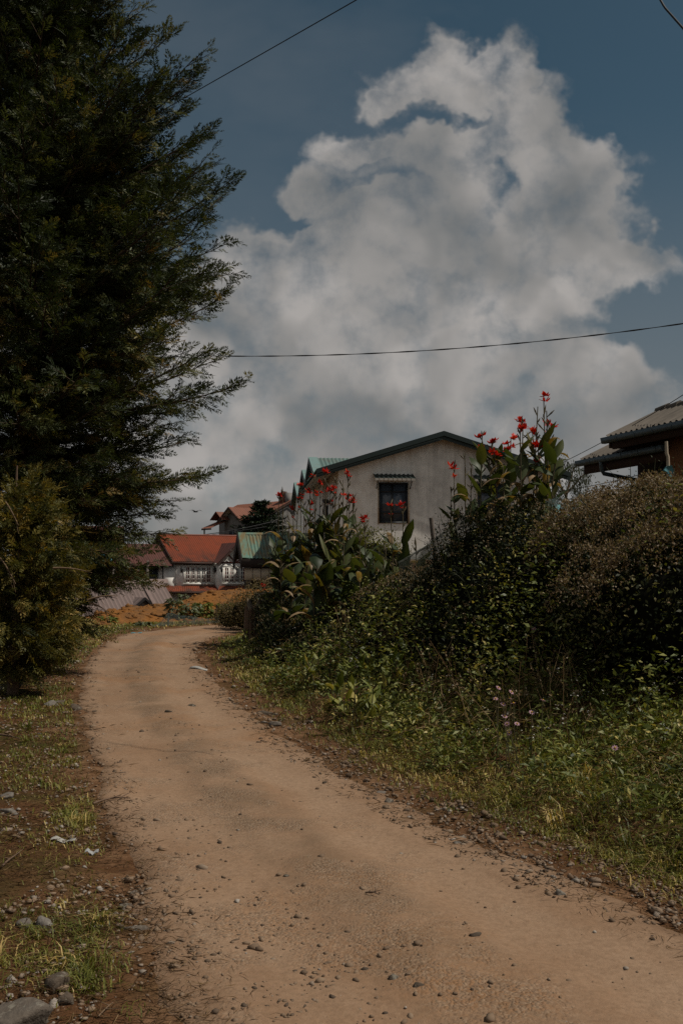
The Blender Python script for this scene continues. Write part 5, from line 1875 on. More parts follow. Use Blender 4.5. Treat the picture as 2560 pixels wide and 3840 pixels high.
def canna(name_label, heads, Y, rng, base=None, bare=(), big=1.0, leaf_top=None, nl=(9, 13), group=None, spread=.12):
    """heads: (px, py) of every flower head in the photo; each grows on a stem of its own"""
    hx = sum(h[0] for h in heads + list(bare)) / len(heads + list(bare))
    c = P(hx, 2000, Y)
    gx = c.x
    g = float(H(gx, Y))
    root = empty('canna_plant', (gx, Y, g), name_label, 'canna', group or 'red cannas behind the hedge')
    for hi, (px, py) in enumerate(heads + list(bare)):
        flower = hi < len(heads)
        yy = Y + rng.uniform(-.5, .5)
        t = np.array(P(px, py, yy))
        bx, by = gx + (t[0] - gx) * .72 + rng.normal() * .06, yy + rng.normal() * .1
        b = np.array([bx, by, float(H(bx, by)) - .05])
        mid = (b + t) / 2 + np.array([rng.normal() * .05, rng.normal() * .05, 0])
        pts = bez(b, mid, t, 10)
        sm_ = MB()
        tube(sm_, pts, np.linspace(.016, .0065, 10) * min(big, 1.15), 6)
        Ht = t[2] - b[2]
        # buds and spent bracts near the tip
        for k in range(rng.integers(4, 9)):
            f = rng.uniform(.80, 1.0)
            q = np.array([np.interp(f * 9, np.arange(10), pts[:, j]) for j in range(3)])
            v = unit(np.array([rng.normal() * .5, rng.normal() * .5, 1]))
            L = rng.uniform(.06, .16) * big
            tube(sm_, [q, q + v * L * .6, q + v * L], [.005 * big, .012 * big, .003], 5)
        stem = sm_.build('stem', M['canna_stem'], root, smooth=True)
        lf = MB()
        n = rng.integers(*nl)
        ltop = Ht * (rng.uniform(.66, .80) if heads else 1.0) if leaf_top is None else (np.array(P(px, leaf_top, yy))[2] - b[2])
        az = rng.uniform(0, 2 * pi)
        for k in range(n):
            f = (.16 + .84 * (k + .5) / n) * ltop / Ht
            q = np.array([np.interp(f * 9, np.arange(10), pts[:, j]) for j in range(3)])
            az += 2.4 + rng.normal() * .4
            dead = rng.random() < .24
            L = rng.uniform(.40, .66) * big * (1.08 - .40 * k / n)
            canna_leaf(lf, q, az, L, L * (rng.uniform(.30, .44) if not dead else .22), rng.uniform(.15, .85), rng.uniform(.2, 1.6) if not dead else rng.uniform(1.6, 2.6),
                       .99 if dead else np.clip(rng.normal(.48, .2), 0, .93), rng)
        lf.build('leaves', M['canna_leaf'], stem, smooth=True)
        if flower:
            fm = MB()
            s = rng.uniform(.07, .105) * min(big, 1.15) * np.interp(Y, [13, 25], [1.0, 1.15])
            for k in range(rng.integers(2, 4)):
                bloom(fm, t + np.array([rng.normal() * .035, rng.normal() * .035, -k * s * .6 * rng.random()]), s, rng)
            if rng.random() < .35:
                q = np.array([np.interp(.93 * 9, np.arange(10), pts[:, j]) for j in range(3)])
                bloom(fm, q + rng.normal(size=3) * .03, s * .8, rng)
            fm.build('flower', M['canna_red'], stem, smooth=True)
    return root


def cannas():
    r = np.random.default_rng(77)
    canna('red canna clump at the end of the thicket nearest the green hut', [(1046, 1859), (1100, 1905), (1122, 1867), (1126, 1821)], 25.0, r, bare=((1060, 1840), (1085, 1950), (1140, 1890), (1035, 2010), (1075, 2060)), big=1.4)
    canna('densest red canna clump, in front of the stepped teal gables', [(1176, 1783), (1203, 1810), (1187, 1848), (1161, 1840), (1165, 1886)], 24.0, r, bare=((1150, 1900), (1215, 1900), (1130, 2020), (1190, 2070), (1160, 2000)), big=1.4)
    canna('red canna clump before the low eave corner of the white house', [(1222, 1767), (1237, 1832), (1252, 1832), (1245, 1882)], 23.4, r, bare=((1270, 1860), (1262, 1790), (1230, 2030), (1290, 2080), (1255, 2000)), big=1.4)
    canna('red canna clump at the end of the thicket that stands against the white wall', [(1306, 1771), (1306, 1859), (1321, 1878)], 22.8, r, bare=((1285, 1800), (1330, 1920), (1300, 2030), (1350, 2060)), big=1.4)
    canna('short red canna with one full bloom beside the yellow-green bush', [(1367, 1943)], 21.0, r, bare=((1345, 2000), (1395, 2040), (1420, 2090), (1370, 2120)), big=1.4, nl=(7, 10))
    canna('two-headed red canna standing before the dark window', [(1463, 1894), (1509, 1890)], 19.5, r, bare=((1560, 2035), (1440, 2060), (1485, 2110), (1530, 2120)), big=1.35, nl=(5, 8))
    canna('tiny red canna low down beside the stump', [(989, 2194)], 27.5, r, bare=((1010, 2230),), nl=(4, 6))
    canna('lone thin red canna stalk against bare white wall, few leaves', [(1700, 1748)], 15.6, r, bare=((1742, 1700), (1768, 1735), (1690, 1830)), big=1.0, leaf_top=1850, nl=(6, 8))
    canna('middling red canna clump with yellowing leaves on top of the dark hedge', [(1807, 1634), (1845, 1653), (1853, 1695), (1903, 1680), (1914, 1641)], 15.0, r, bare=((1830, 1700), (1885, 1750)), big=1.05, leaf_top=1725, nl=(12, 15))
    canna('tallest red canna clump, its highest bloom well above the roof ridge', [(1960, 1572), (1949, 1607), (1994, 1611), (2037, 1484), (2056, 1595), (2017, 1672)], 14.0, r, bare=((2015, 1525), (2048, 1540), (2080, 1720)), big=1.1, leaf_top=1670, nl=(12, 16))
    leafy_cannas(r)


def leafy_cannas(r):
    for lab, Y, pts, big in (('flowerless canna clump before the thicket, nearest the old stump', 20.8, [(1050, 2120), (1100, 2150), (1150, 2110)], 1.25),
                             ('flowerless canna clump in the middle of the thicket front', 19.2, [(1190, 2120), (1240, 2090), (1290, 2150), (1225, 2170)], 1.25),
                             ('flowerless canna clump at the thicket front below the short full bloom', 18.3, [(1345, 2130), (1400, 2160), (1440, 2110)], 1.2)):
        canna(lab, [], Y, r, bare=tuple(pts), big=big, nl=(9, 13))


def low_plants():
    r = np.random.default_rng(78)
    for px, py, Y, lab in ((1450, 2640, 12.6, 'biggest clump of broad pointed leaves in the middle of the grassy bank'), (1320, 2600, 13.8, 'broad-leaved clump between the biggest clump and the road'),
                      (1560, 2560, 13.2, 'broad-leaved clump uphill of the biggest clump'), (1240, 2690, 12.2, 'broad-leaved clump lowest on the bank, nearest the road stones'),
                      (1650, 2480, 13.2, 'broad-leaved clump highest on the bank, touching the dark hedge'), (1480, 2500, 15.0, 'broad-leaved clump under the sagging hedge'),
                      (1380, 2720, 11.4, 'broad-leaved clump in the short grass, closest to the photographer'), (1150, 2600, 14.6, 'broad-leaved clump at the foot of the leafy hedge, by the road edge')):
        t = P(px, py, Y)
        g = float(H(t.x, Y))
        root = empty('leafy_plant', (t.x, Y, g), lab, 'plant', 'broad leaved plants on the bank')
        st, lf = MB(), MB()
        for s in range(r.integers(5, 9)):
            b = np.array([t.x + r.normal() * .16, Y + r.normal() * .16, g])
            hgt = r.uniform(.18, .5)
            e = b + np.array([r.normal() * .08, r.normal() * .08, hgt])
            tube(st, [b, e], [.008, .005], 4)
            for k in range(r.integers(4, 7)):
                L = r.uniform(.13, .27)
                canna_leaf(lf, b + (e - b) * r.uniform(.2, 1), r.uniform(0, 2 * pi), L, L * .34, r.uniform(.2, .9), r.uniform(.3, 1.2), np.clip(r.normal(.55, .2), 0, 1), r, 5)
        st.build('stems_or_dark_core', M['canna_stem'], root)
        lf.build('leaves', M['weed'], root, smooth=True)
    for lab, Y, pts in (('pink cosmos plant with the thickest cluster of open blooms', 8.4, [(1867, 2580), (1915, 2596), (1856, 2621), (1909, 2620), (1885, 2641), (1924, 2638), (1891, 2687), (1900, 2715), (1937, 2715), (1909, 2749)]),
                        ('pink cosmos plant with two blooms beside the thick cluster', 8.3, [(2034, 2627), (1992, 2672)]),
                        ('single pink cosmos bloom high on the bank below the dark hedge', 10.6, [(2001, 2358)]),
                        ('single pink cosmos bloom far down in the weeds near the road', 7.4, [(2304, 2805)])):
        c = P(sum(p[0] for p in pts) / len(pts), 2600, Y)
        g = float(H(c.x, Y))
        root = empty('cosmos_plant', (c.x, Y, g), lab, 'flower', 'pink cosmos on the bank')
        st = MB()
        for px, py in pts:
            t = np.array(P(px, py, Y + r.uniform(-.15, .15)))
            b = np.array([c.x + (t[0] - c.x) * .5 + r.normal() * .04, Y + r.normal() * .05, 0])
            b[2] = float(H(b[0], b[1])) - .02
            tube(st, bez(b, (b + t) / 2 + r.normal(size=3) * .03, t, 6), .003, 4)
        st.build('stems_or_dark_core', M['canna_stem'], root)
        for px, py in pts:
            t = np.array(P(px, py, Y - .02))
            fm = MB()
            tilt = unit(np.array([r.normal() * .3, -.5 + r.normal() * .3, .8]))
            s1 = unit(np.cross(tilt, [1, 0, 0]))
            s2 = np.cross(tilt, s1)
            for k in range(8):
                a = k * pi / 4
                dd = s1 * math.cos(a) + s2 * math.sin(a) + tilt * .15
                leaves(fm, np.array([t]), np.array([dd]), np.array([tilt]), np.array([.027]), np.array([.018]), np.array([r.random()]), .05)
            f = fm.build('flower', M['pink'], root)
            cm = MB()
            cm.add(ICO1 * .008 + t + tilt * .006, ICO1F, .5)
            cm.build('flower_centre', M['yellow'], f)
    for lab, px, py, Y in (('spike of small yellow flowers in the shade of the leafy hedge', 1182, 2345, 20.0), ('smaller spike of yellow flowers under the sagging net', 1377, 2350, 17.2)):
        t = np.array(P(px, py, Y))
        g = float(H(t[0], Y))
        root = empty('yellow_flower_plant', (t[0], Y, g), lab, 'flower', 'yellow flower spikes on the bank')
        st, fl, lf = MB(), MB(), MB()
        for k in range(6):
            e = t + np.array([r.normal() * .09, r.normal() * .09, -abs(r.normal()) * .12])
            tube(st, [(t[0] + r.normal() * .04, Y, g), e], [.006, .003], 4)
            q = e + r.normal(size=(14, 3)) * np.array([.02, .02, .06])
            leaves(fl, q, rnd_dirs(14, r), rnd_dirs(14, r), .035, .03, r.random(14))
            q = e - np.array([0, 0, .15]) + r.normal(size=(16, 3)) * np.array([.05, .05, .1])
            leaves(lf, q, rnd_dirs(16, r), rnd_dirs(16, r), .08, .03, r.random(16))
        st.build('stems_or_dark_core', M['canna_stem'], root)
        lf.build('leaves', M['weed'], root)
        fl.build('blossom', M['yellow'], root)
    # vegetable and weed clumps on the earth heap behind the netting
    for lab, px, ptop, Y, w, n, mt in (('tall pale-leaved plant on the earth heap, by the netting post', 655, 2245, 36.5, .42, 330, 'shadeleaf'), ('pale-leaved plant right of the netting post, lower than its neighbour', 712, 2262, 36.8, .40, 260, 'shadeleaf'),
                                       ('round dark green bush on the earth heap', 762, 2260, 37.4, .55, 520, 'weed'), ('loose green bush on the earth heap nearest the stump', 850, 2262, 37.6, .60, 480, 'weed'),
                                       ('low leafy plant at the left foot of the netting', 535, 2330, 33.0, .45, 240, 'shadeleaf'), ('dark tuft on the left shoulder of the earth heap', 405, 2312, 34.5, .5, 260, 'weed'),
                                       ('low plant along the netting right of its second post', 880, 2318, 36.2, .5, 300, 'shadeleaf'), ('small grey-green sprig on the crest of the heap before the white house front', 690, 2228, 40.0, .3, 140, 'shadeleaf')):
        t = P(px, ptop, Y)
        zb = P(px, ptop + 95 if ptop < 2300 else ptop + 50, Y).z
        root = empty('heap_plant', (t.x, Y, zb), lab, 'plant', 'plants on the earth heap')
        st, lf = MB(), MB()
        tube(st, [(t.x, Y, zb - .4), (t.x, Y, t.z - .1)], [.02, .008], 5)
        f = r.random(n) ** .7
        rad = w * np.sqrt(r.random(n)) * (1 - .55 * f)
        a = r.uniform(0, 2 * pi, n)
        p = np.stack([t.x + rad * np.cos(a), Y + rad * np.sin(a), zb + (t.z - zb) * f - .1 * rad], 1)
        s = r.uniform(.10, .24, n)
        leaves(lf, p, np.stack([np.cos(a), np.sin(a), r.uniform(-.8, .3, n)], 1), unit(rnd_dirs(n, r) * .5 + np.array([0, 0, 1])), s, s * .45, np.clip(r.normal(.5, .2, n), 0, 1))
        st.build('stem', M['canna_stem'], root)
        lf.build('leaves', M[mt], root)


# ---------------------------------------------------------------- stones and litter
def rock(px, py, Y, size, label, seed, group=None, tint=.5, flat=.6, sharp=.35, sub=3, name='stone', cat='stone'):
    t = P(px, py, Y)
    g = float(H(t.x, t.y))
    rng = np.random.default_rng(seed)
    V, T = ico(sub)
    pl = unit(rng.normal(size=(9, 3)))
    D = rng.uniform(.42, .95, 9)
    k = (V @ pl.T)
    r = np.min(np.where(k > .05, D[None] / np.maximum(k, .05), 9), axis=1)
    r = np.minimum(r, 1.25)
    V = V * np.minimum(r, 1.15)[:, None]
    nz = np.array([mnoise.fractal(Vector(v * 2.3 + seed), 1.0, 2.0, 4) for v in V])
    V = V * (1 + .07 * nz)[:, None]
    a = rng.uniform(0, 2 * pi)
    c, s = math.cos(a), math.sin(a)
    V = V @ np.array([[c, s, 0], [-s, c, 0], [0, 0, 1]])
    sx = size if isinstance(size, tuple) else (size, size * rng.uniform(.7, .95), size * flat)
    V = V / np.abs(V).max(0) * np.array(sx) + np.array([t.x, t.y, g + sx[2] * .22])
    mb = MB()
    mb.add(V, T, np.clip(tint + .1 * nz, 0, 1))
    o = mb.build(name, M['stone'], None, loc=(t.x, t.y, g))
    return tag(o, label, cat, group)


def gd(py):
    """depth at which flat ground is seen on photo row py"""
    return CAM_Z * F_PX / (py - 2150)


def stones():
    rock(70, 3790, 3.95, (.155, .10, .085), 'largest pale rough boulder at the bottom edge of the verge', 3, None, .62, sharp=.2, sub=4)
    rock(218, 3655, gd(3690), (.055, .05, .055), 'upper of two blocky brown stones behind the grass tuft', 4, None, .35)
    rock(240, 3715, gd(3745), (.048, .04, .045), 'lower of two blocky brown stones, near the pale boulder', 5, None, .25)
    rock(165, 3445, gd(3475), (.06, .05, .05), 'bluish grey cornered stone on the gravelly verge', 6, None, .95)
    rock(95, 3455, gd(3480), (.05, .045, .035), 'dark grey stone left of the bluish cornered stone', 7, None, .7)
    rock(515, 3435, gd(3455), (.10, .035, .03), 'long tan stone lying flat at the road edge', 8, None, .62)
    rock(505, 3312, gd(3330), (.028, .03, .024), 'small round tan stone above the long flat stone', 9, None, .5)
    rock(480, 3365, gd(3372), (.055, .03, .018), 'thin dark slab between the round and the long stone', 10, None, .3)
    rock(30, 2995, gd(3010), (.075, .05, .035), 'upper of two pale stones on the left verge', 11, None, .95)
    rock(28, 3045, gd(3062), (.085, .05, .04), 'lower of two pale stones on the left verge, bluish', 12, None, .98)
    rock(230, 3752 - 40, gd(3730), (.02, .02, .015), 'pebble wedged between the two blocky brown stones', 13, None, .4)
    rock(288, 2645, gd(2655), (.10, .07, .10), 'upright dark pointed stone at the left road edge', 14, None, .25, flat=1)
    rock(190, 2638, gd(2648), (.12, .08, .06), 'pale round stone in the grass patch', 15, None, .9)
    rock(228, 2632, gd(2640), (.09, .08, .05), 'dark stone in the grass right of the pale round stone', 16, None, .2)
    # big pale boulder by the tree with a concrete block on it
    rock(30, 2575, 15.0, (.30, .25, .22), 'big mossy boulder under the squared block at the left edge', 18, None, .75, name='boulder', sharp=.4, sub=4)
    rock(1030, 2700, gd(2712), (.085, .06, .045), 'pale flat stone on the right road edge beside the reddish leaves', 19, None, .85)
    rock(1002, 2662, gd(2672), (.15, .08, .04), 'dark grey slab under the grassy right edge', 20, None, .2)
    rock(1425, 2950, gd(2962), (.05, .04, .02), 'flat pale stone on the right road edge above a rounder one', 21, None, .75)
    rock(1455, 2990, gd(3002), (.045, .04, .04), 'roundish tan stone on the right road edge', 22, None, .65)
    rock(1733, 3118, gd(3126), (.04, .035, .015), 'smaller of two flat pale stones by the ditch', 23, None, .7)
    rock(1728, 3140, gd(3148), (.055, .035, .016), 'larger of two flat pale stones by the ditch', 24, None, .75)
    rock(2105, 3330, gd(3340), (.035, .03, .03), 'small pale stone in the wet ditch', 25, None, .85)
    # loose dark stones standing proud on the road
    for i, (px, py, s, lab) in enumerate(((1780, 3500, .026, 'lone dark stone on the smooth middle of the road'), (1372, 3602, .022, 'rounded dark stone above the coarse gravel patch'),
                                          (1480, 3645, .025, 'dark stone at the right end of the coarse gravel patch'), (1577, 3678, .03, 'elongated dark stone right of the coarse gravel patch'),
                                          (1650, 3800, .016, 'tiny black stone at the bottom of the road'), (1077, 3262, .02, 'small dark stone on the left wheel track'),
                                          (722, 2643, .055, 'dark stone far up the middle of the road'), (1560, 3122, .018, 'dark pebble on the right wheel track'),
                                          (1142, 3208, .014, 'tiny dark pebble above the left wheel track'), (630, 2612 + 60, .05, 'low dark stone half way up the road'))):
        rock(px, py, gd(py + 4), (s * 1.25, s, s * .75), lab, 40 + i, 'loose stones on the road', .05, sub=2)


def litter():
    r = np.random.default_rng(90)
    # squared block on the boulder
    t = P(27, 2528, 15.1)
    mb = MB()
    f = Fr((t.x, 15.1, 0), R(-12))
    f.prism(mb, [(-.085, .07, t.z - .11), (.085, .07, t.z - .11), (.08, .07, t.z + .075), (.03, .07, t.z + .085), (-.06, .07, t.z + .07), (-.085, .07, t.z + .0)], (0, -.13, 0))
    tag(mb.build('concrete_block', M['stone'], None, loc=(t.x, 15.1, t.z - .1)), 'squared block standing on the big mossy boulder', 'block')
    # pale wall remnant behind the cypress
    t = P(-20, 2470, 20.5)
    g = float(H(t.x, 20.5))
    f = Fr((t.x, 20.5, 0), R(8))
    mb = MB()
    pts = [(-1.6, 0, g - .2), (.42, 0, g - .2), (.40, 0, g + .45), (.30, 0, g + .75), (.12, 0, g + .95), (-.2, 0, g + 1.05), (-1.6, 0, g + 1.05)]
    f.prism(mb, pts, (0, -.18, 0))
    tag(mb.build('garden_wall', M['concrete'], None, loc=(t.x, 20.5, g)), 'pale grey plastered wall end behind the cypress trunk', 'wall')
    # white strip on the road
    a, b = P(712, 2508, gd(2508)), P(778, 2514, gd(2514))
    mb = MB()
    V = []
    for k in range(7):
        u = k / 6
        q = a + (b - a) * u
        z = float(H(q.x, q.y)) + .018 + .012 * math.sin(u * 5)
        w = .075 * (.35 + math.sin(pi * (u * .8 + .1)))
        V += [(q.x, q.y - w, z), (q.x, q.y + w, z + .015), (q.x, q.y + w, z + .02), (q.x, q.y - w, z + .005)]
    Fq = [(4 * k + i, 4 * k + (i + 1) % 4, 4 * k + 4 + (i + 1) % 4, 4 * k + 4 + i) for k in range(6) for i in range(4)]
    mb.add(V, Fq + [(3, 2, 1, 0), (24, 25, 26, 27)])
    tag(mb.build('plastic_strip', M['white_plastic'], None, loc=a), 'white plastic strip lying on the right side of the road', 'litter')

    def scrap(px, py, L, W, ang, label, mat='white_plastic'):
        p = P(px, py, gd(py))
        n = 6
        V = []
        for k in range(n):
            u = k / (n - 1) - .5
            for v in (-.5, .5):
                x, y = u * L, v * W * (1 - .5 * abs(u))
                X, Y = p.x + x * math.cos(ang) - y * math.sin(ang), p.y + x * math.sin(ang) + y * math.cos(ang)
                V.append((X, Y, float(H(X, Y)) + .022 + .012 * math.sin(k * 1.7) + .01 * v))
        V = np.array(V)
        mb = MB()
        Fq = np.array([(2 * k, 2 * k + 1, 2 * k + 3, 2 * k + 2) for k in range(n - 1)])
        mb.add(V, Fq)
        mb.add(V - np.array([0, 0, .004]), Fq[:, ::-1])
        tag(mb.build('paper_scrap', M[mat], None, loc=p), label, 'litter')
    scrap(237, 3155, .17, .045, -.15, 'torn white paper scrap on the brown needle litter')
    scrap(345, 3193, .085, .04, .1, 'small grey-white scrap below the torn paper', 'concrete')
    scrap(512, 2376, .32, .16, .2, 'crumpled pale teal sheet at the road edge left of the netting', 'cloth_teal')

    def stick(pts, rad, label, mat='twig', name='twig'):
        q = []
        for px, py in pts:
            p = P(px, py, gd(py))
            q.append((p.x, p.y, float(H(p.x, p.y)) + rad + .012 + .01 * r.random()))
        mb = MB()
        q = np.array(q)
        m = bez(q[0], q[1] + np.array([0, 0, .012]), q[2], 8)
        tube(mb, m, np.linspace(rad, rad * .45, 8), 5)
        for k in (3, 5):
            tube(mb, [m[k], m[k] + (m[k + 1] - m[k - 1]) * .8 + np.array([r.normal() * .05, r.normal() * .05, .02])], [rad * .6, rad * .25], 4)
        tag(mb.build(name, M[mat], None, loc=tuple(q[0])), label, 'twig')
    stick([(350, 3010), (420, 2990), (490, 2992)], .010, 'forked dark twig lying across the left road edge', 'bark')
    stick([(0, 3080), (40, 3082), (68, 3086)], .006, 'short pale twig on the verge below the lower pale stone')
    stick([(0, 2780), (30, 2782), (75, 2790)], .012, 'dark twig on the verge beyond the pale stones', 'bark')
    stick([(10, 3270), (40, 3240), (75, 3215)], .007, 'thin dark twig at the left edge beside the paper scrap', 'bark')
    stick([(370, 3790), (400, 3768), (425, 3745)], .004, 'straw-coloured twig beside the lower blocky stone')
    stick([(1370, 3355), (1400, 3362), (1420, 3368)], .005, 'thin twig on the gravelly middle of the road', 'bark')


# ---------------------------------------------------------------- stump, nets, posts, wires
def stump():
    Y = 24.6
    c = P(950, 2410, Y)
    g = float(H(c.x, Y))
    zt = P(0, 2262, Y).z
    root = empty('tree_stump', (c.x, Y, g), 'weathered split stump standing at the right bend of the road', 'stump')
    V, n, m = [], 18, 10
    rs = np.random.default_rng(4)
    ang = np.linspace(0, 2 * pi, n, endpoint=False)
    fl = .80 + .30 * (np.sin(ang * 3 + 1) * .5 + .5) * rs.uniform(.7, 1, n)
    for k in range(m):
        u = k / (m - 1)
        rad = .20 * (1.15 - .25 * u) * fl * (1 + .05 * rs.normal(size=n))
        zz = g - .15 + (zt - g + .15) * u + (0.10 * np.sin(ang * 2 + 2) + .05 * rs.normal(size=n)) * (u > .9)
        V.append(np.stack([c.x + rad * np.cos(ang), Y + rad * np.sin(ang), zz], 1))
    V = np.concatenate(V + [np.array([[c.x, Y, zt - .12]])])
    i, j = np.meshgrid(np.arange(m - 1), np.arange(n), indexing='ij')
    Fq = np.stack([i * n + j, i * n + (j + 1) % n, (i + 1) * n + (j + 1) % n, (i + 1) * n + j], -1).reshape(-1, 4)
    mb = MB()
    mb.addm(V, Fq, [((m - 1) * n + k, (m - 1) * n + (k + 1) % n, m * n) for k in range(n)])
    mb.build('trunk', M['wood'], root, smooth=False)
    b = MB()
    for k in range(n):
        if math.cos(ang[k]) < .35 and rs.random() < .9:
            rad = .20 * fl[k] * 1.12
            tube(b, [(c.x + rad * math.cos(ang[k]), Y + rad * math.sin(ang[k]), g - .1), (c.x + rad * .93 * math.cos(ang[k]), Y + rad * .93 * math.sin(ang[k]), zt - .05 - rs.random() * .15)], [.06, .045], 5)
    b.build('bark', M['bark'], root)


def sheet(name, mat, label, cat, top, bot, nx=26, ny=10, wave=.06, sag=.0, seed=1, parts=()):
    """draped net between a top line and a bottom line of points"""
    rng = np.random.default_rng(seed)
    top, bot = np.array([tuple(p) for p in top]), np.array([tuple(p) for p in bot])
    u = np.linspace(0, 1, nx)
    T = np.stack([np.interp(u, np.linspace(0, 1, len(top)), top[:, k]) for k in range(3)], 1)
    B = np.stack([np.interp(u, np.linspace(0, 1, len(bot)), bot[:, k]) for k in range(3)], 1)
    v = np.linspace(0, 1, ny)
    V = T[None] * (1 - v)[:, None, None] + B[None] * v[:, None, None]
    U, W = np.meshgrid(u, v)
    V[..., 1] += wave * (fbm(U * 9, W * 3, 1, seed, 3) - .5) * 3
    V[..., 2] += wave * (fbm(U * 8 + 5, W * 4, 1, seed + 3, 3) - .5) * 1.2 - sag * np.sin(pi * U) * (1 - W)
    root = empty(name, tuple(B.mean(0)), label, cat)
    mb = MB()
    i, j = np.meshgrid(np.arange(ny - 1), np.arange(nx - 1), indexing='ij')
    Fq = np.stack([i * nx + j, i * nx + j + 1, (i + 1) * nx + j + 1, (i + 1) * nx + j], -1).reshape(-1, 4)
    mb.add(V.reshape(-1, 3), Fq)
    mb.build('netting', M[mat], root, smooth=True)
    e = MB()
    tube(e, V[0], .018 + .006 * rng.random(nx), 5)
    e.build('rolled_edge', M[mat], root, smooth=True)
    for pts, rad, m in parts:
        q = MB()
        pa = np.array([tuple(p) for p in pts])
        tube(q, pa, np.linspace(rad, rad * .85, len(pa)), 7)
        q.build('post', M[m], root)
    return root


def nets():
    def gnd(px, Y, up=0.):
        p = P(px, 2200, Y)
        return Vector((p.x, Y, float(H(p.x, Y)) + up))
    sheet('shade_net', 'net_grey', 'sagging grey shade net strung between posts below the white house', 'net',
          [P(1495, 2110, 18.0), P(1580, 2065, 17.8), P(1640, 2020, 17.6), P(1725, 1945, 17.2), P(1790, 1900, 17.0)],
          [P(1500, 2190, 17.9), P(1590, 2200, 17.5), P(1650, 2190, 17.3), P(1730, 2170, 17.0), P(1790, 2120, 16.8)], wave=.07, seed=3,
          parts=[([gnd(1645, 18.0, -.2), P(1628, 2060, 18.0), P(1615, 1942, 18.0)], .045, 'grey_post'), ([gnd(1700, 17.2, -.2), P(1692, 2190, 17.2), P(1690, 2060, 17.1)], .03, 'dark_timber')])
    sheet('crumpled_net', 'net_teal', 'crumpled blue-green net lying over the hedge top below the gum tree', 'net',
          [P(2050, 1878, 12.9), P(2095, 1868, 13.2), P(2150, 1880, 13.2), P(2200, 1905, 13.1), P(2235, 1912, 12.9)],
          [P(2055, 1895, 12.2), P(2100, 1915, 12.1), P(2160, 1920, 12.1), P(2205, 1915, 12.2), P(2240, 1918, 12.2)], wave=.10, seed=8)
    sheet('low_netting', 'net_teal', 'low torn blue-green netting along the far edge of the road bend', 'net',
          [P(550, 2360, 32.4), P(600, 2335, 33.0), P(632, 2303, 33.3), P(680, 2312, 33.8), P(715, 2315, 34.2), P(745, 2322, 34.6), P(780, 2322, 35.0), P(812, 2317, 35.4), P(835, 2303, 35.7), P(890, 2306, 36.2)],
          [P(558, 2362, 32.3), P(600, 2358, 32.9), P(632, 2355, 33.2), P(680, 2352, 33.7), P(715, 2350, 34.1), P(745, 2349, 34.5), P(780, 2347, 34.9), P(812, 2345, 35.3), P(835, 2343, 35.6), P(890, 2338, 36.1)],
          nx=46, wave=.09, seed=12, parts=[([gnd(634, 33.35, -.2), P(632, 2300, 33.35)], .03, 'grey_post'), ([gnd(810, 35.5, -.2), P(812, 2305, 35.5), P(813, 2268, 35.5)], .035, 'dark_timber')])
    # leaning stick with teal cloth tied round it at the orange house
    Y = 18.2
    root = empty('garden_stick', tuple(gnd(2500, Y)), 'crooked wooden stick with teal cloth tied on, before the orange house', 'stick')
    mb = MB()
    tube(mb, [gnd(2503, Y, -.2), P(2502, 1800, Y), P(2503, 1760, Y), P(2502, 1712, Y), P(2497, 1700, Y), P(2496, 1655, Y)], [.034, .032, .036, .03, .034, .028], 7)
    mb.build('pole', M['pale_post'], root)
    mb = MB()
    r = np.random.default_rng(6)
    pts = [(2488, 1762), (2500, 1748), (2518, 1744), (2526, 1770), (2532, 1790), (2514, 1808), (2508, 1790), (2500, 1770)]
    V = [np.array(P(x, y, Y - .05 + r.uniform(-.06, .06))) for x, y in pts]
    c = sum(V) / len(V) + np.array([0, -.06, 0])
    V2 = V + [c] + [v + np.array([0, .09, 0]) for v in V] + [c + np.array([0, .1, 0])]
    k = len(V)
    mb.addm(np.array(V2), [(i, (i + 1) % k, k + 1 + (i + 1) % k, k + 1 + i) for i in range(k)],
            [(i, (i + 1) % k, k) for i in range(k)] + [(k + 1 + (i + 1) % k, k + 1 + i, 2 * k + 1) for i in range(k)])
    mb.build('cloth', M['cloth_teal'], root)


def wire(pts, rad, label, sag=0., twist=False, n=40):
    pts = np.array([tuple(p) for p in pts])
    u = np.linspace(0, 1, n)
    if len(pts) == 3:
        q = pts[0] * ((u - .5) * (u - 1) * 2)[:, None] + pts[1] * (-4 * u * (u - 1))[:, None] + pts[2] * (2 * u * (u - .5))[:, None]
    else:
        q = np.stack([np.interp(u, np.linspace(0, 1, len(pts)), pts[:, k]) for k in range(3)], 1)
        q[:, 2] -= sag * np.sin(pi * u)
    mb = MB()
    tube(mb, q, rad * (1 + (.35 * np.sin(u * 90) if twist else 0)), 6)
    tag(mb.build('cable', M['wire'], None, loc=tuple(q[0])), label, 'cable', 'overhead cables')


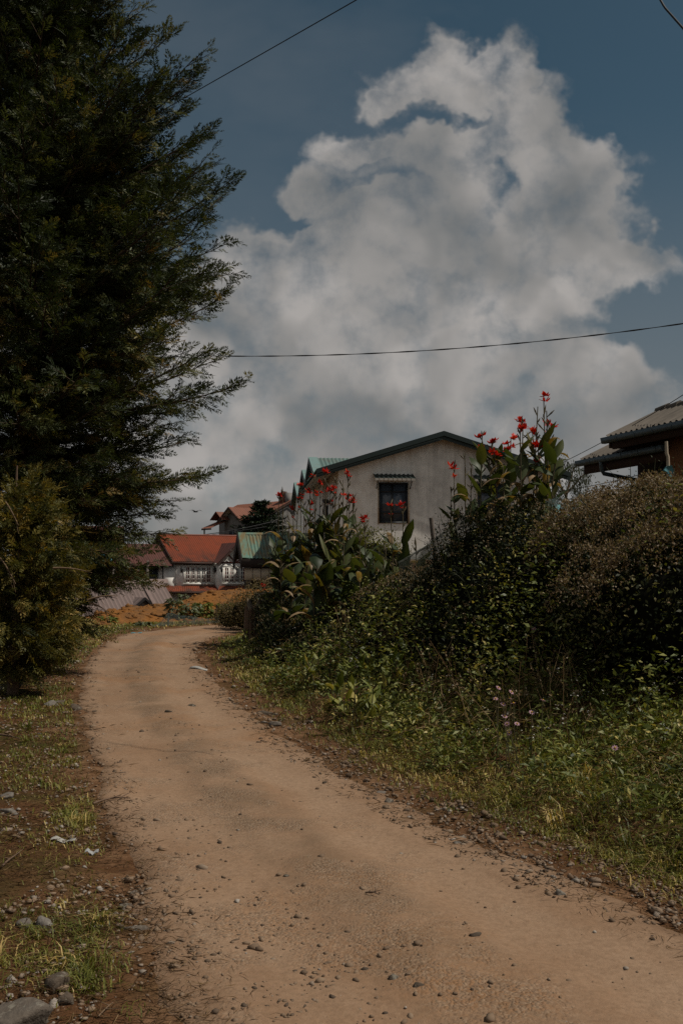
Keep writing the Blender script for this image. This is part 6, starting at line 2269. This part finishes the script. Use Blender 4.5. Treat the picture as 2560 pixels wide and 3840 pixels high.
def wires():
    wire([P(560, 442, 16.0), P(1335, 0, 11.0), P(1640, -180, 9.5)], .0065, 'black cable rising steeply from the cypress to the top of the sky')
    wire([P(740, 1334, 21.0), P(1650, 1311, 19.0), P(2700, 1192, 17.0)], .0105, 'twisted cable crossing the whole sky above the white house', twist=True, n=160)
    wire([P(2440, -60, 10.0), P(2490, 28, 9.8), P(2580, 130, 9.5), P(2680, 210, 9.3)], .011, 'short loose cable hanging alone in the blue corner of the sky', n=30)
    wire([P(1990, 1790, 30.0), P(2290, 1640, 23.2), P(2620, 1440, 20.0)], .008, 'thin cable running past the gutter of the grey upper roof')
    wire([P(2080, 1845, 34.0), P(2250, 1815, 30.0), P(2395, 1780, 26.0)], .011, 'thin cable between the gum tree and the dark house wall')
    wire([P(2340, 1842, 33.0), P(2380, 1834, 30.0), P(2400, 1829, 29.0)], .008, 'faint short cable just under the one from the gum tree')
    wire([P(700, 2013, 72.0), P(900, 1983, 78.0), P(1075, 1942, 82.0)], .03, 'upper of two pale cables over the red roof')
    wire([P(730, 2014, 72.0), P(900, 1990, 80.0), P(1000, 1975, 84.0)], .022, 'lower of two cables over the red roof')


def bird():
    c = P(734, 1919, 60)
    root = empty('bird', tuple(c), 'tiny dark bird gliding in the pale sky beside the cypress', 'bird')
    mb = MB()
    V, T = ico(2)
    mb.add(V * np.array([.16, .05, .045]) + np.array(c), T)
    for sg in (-1, 1):
        mb.add([c + Vector((.05, 0, .02)), c + Vector((-.06, 0, .02)), c + Vector((-.05 + sg * .22, sg * .1, .10)), c + Vector((.05 + sg * .2, sg * .1, .11))], [(0, 1, 2, 3)])
        mb.add([c + Vector((.05 + sg * .2, sg * .1, .11)), c + Vector((-.05 + sg * .22, sg * .1, .10)), c + Vector((sg * .46 - .05, sg * .2, .03))], [(0, 1, 2)])
    mb.add([c + Vector((-.13, .03, 0)), c + Vector((-.13, -.03, 0)), c + Vector((-.26, -.05, 0)), c + Vector((-.26, .05, 0))], [(0, 1, 2, 3)])
    o = mb.build('body', M['black'], root)


cannas()
low_plants()
stones()
litter()
stump()
nets()
wires()
bird()
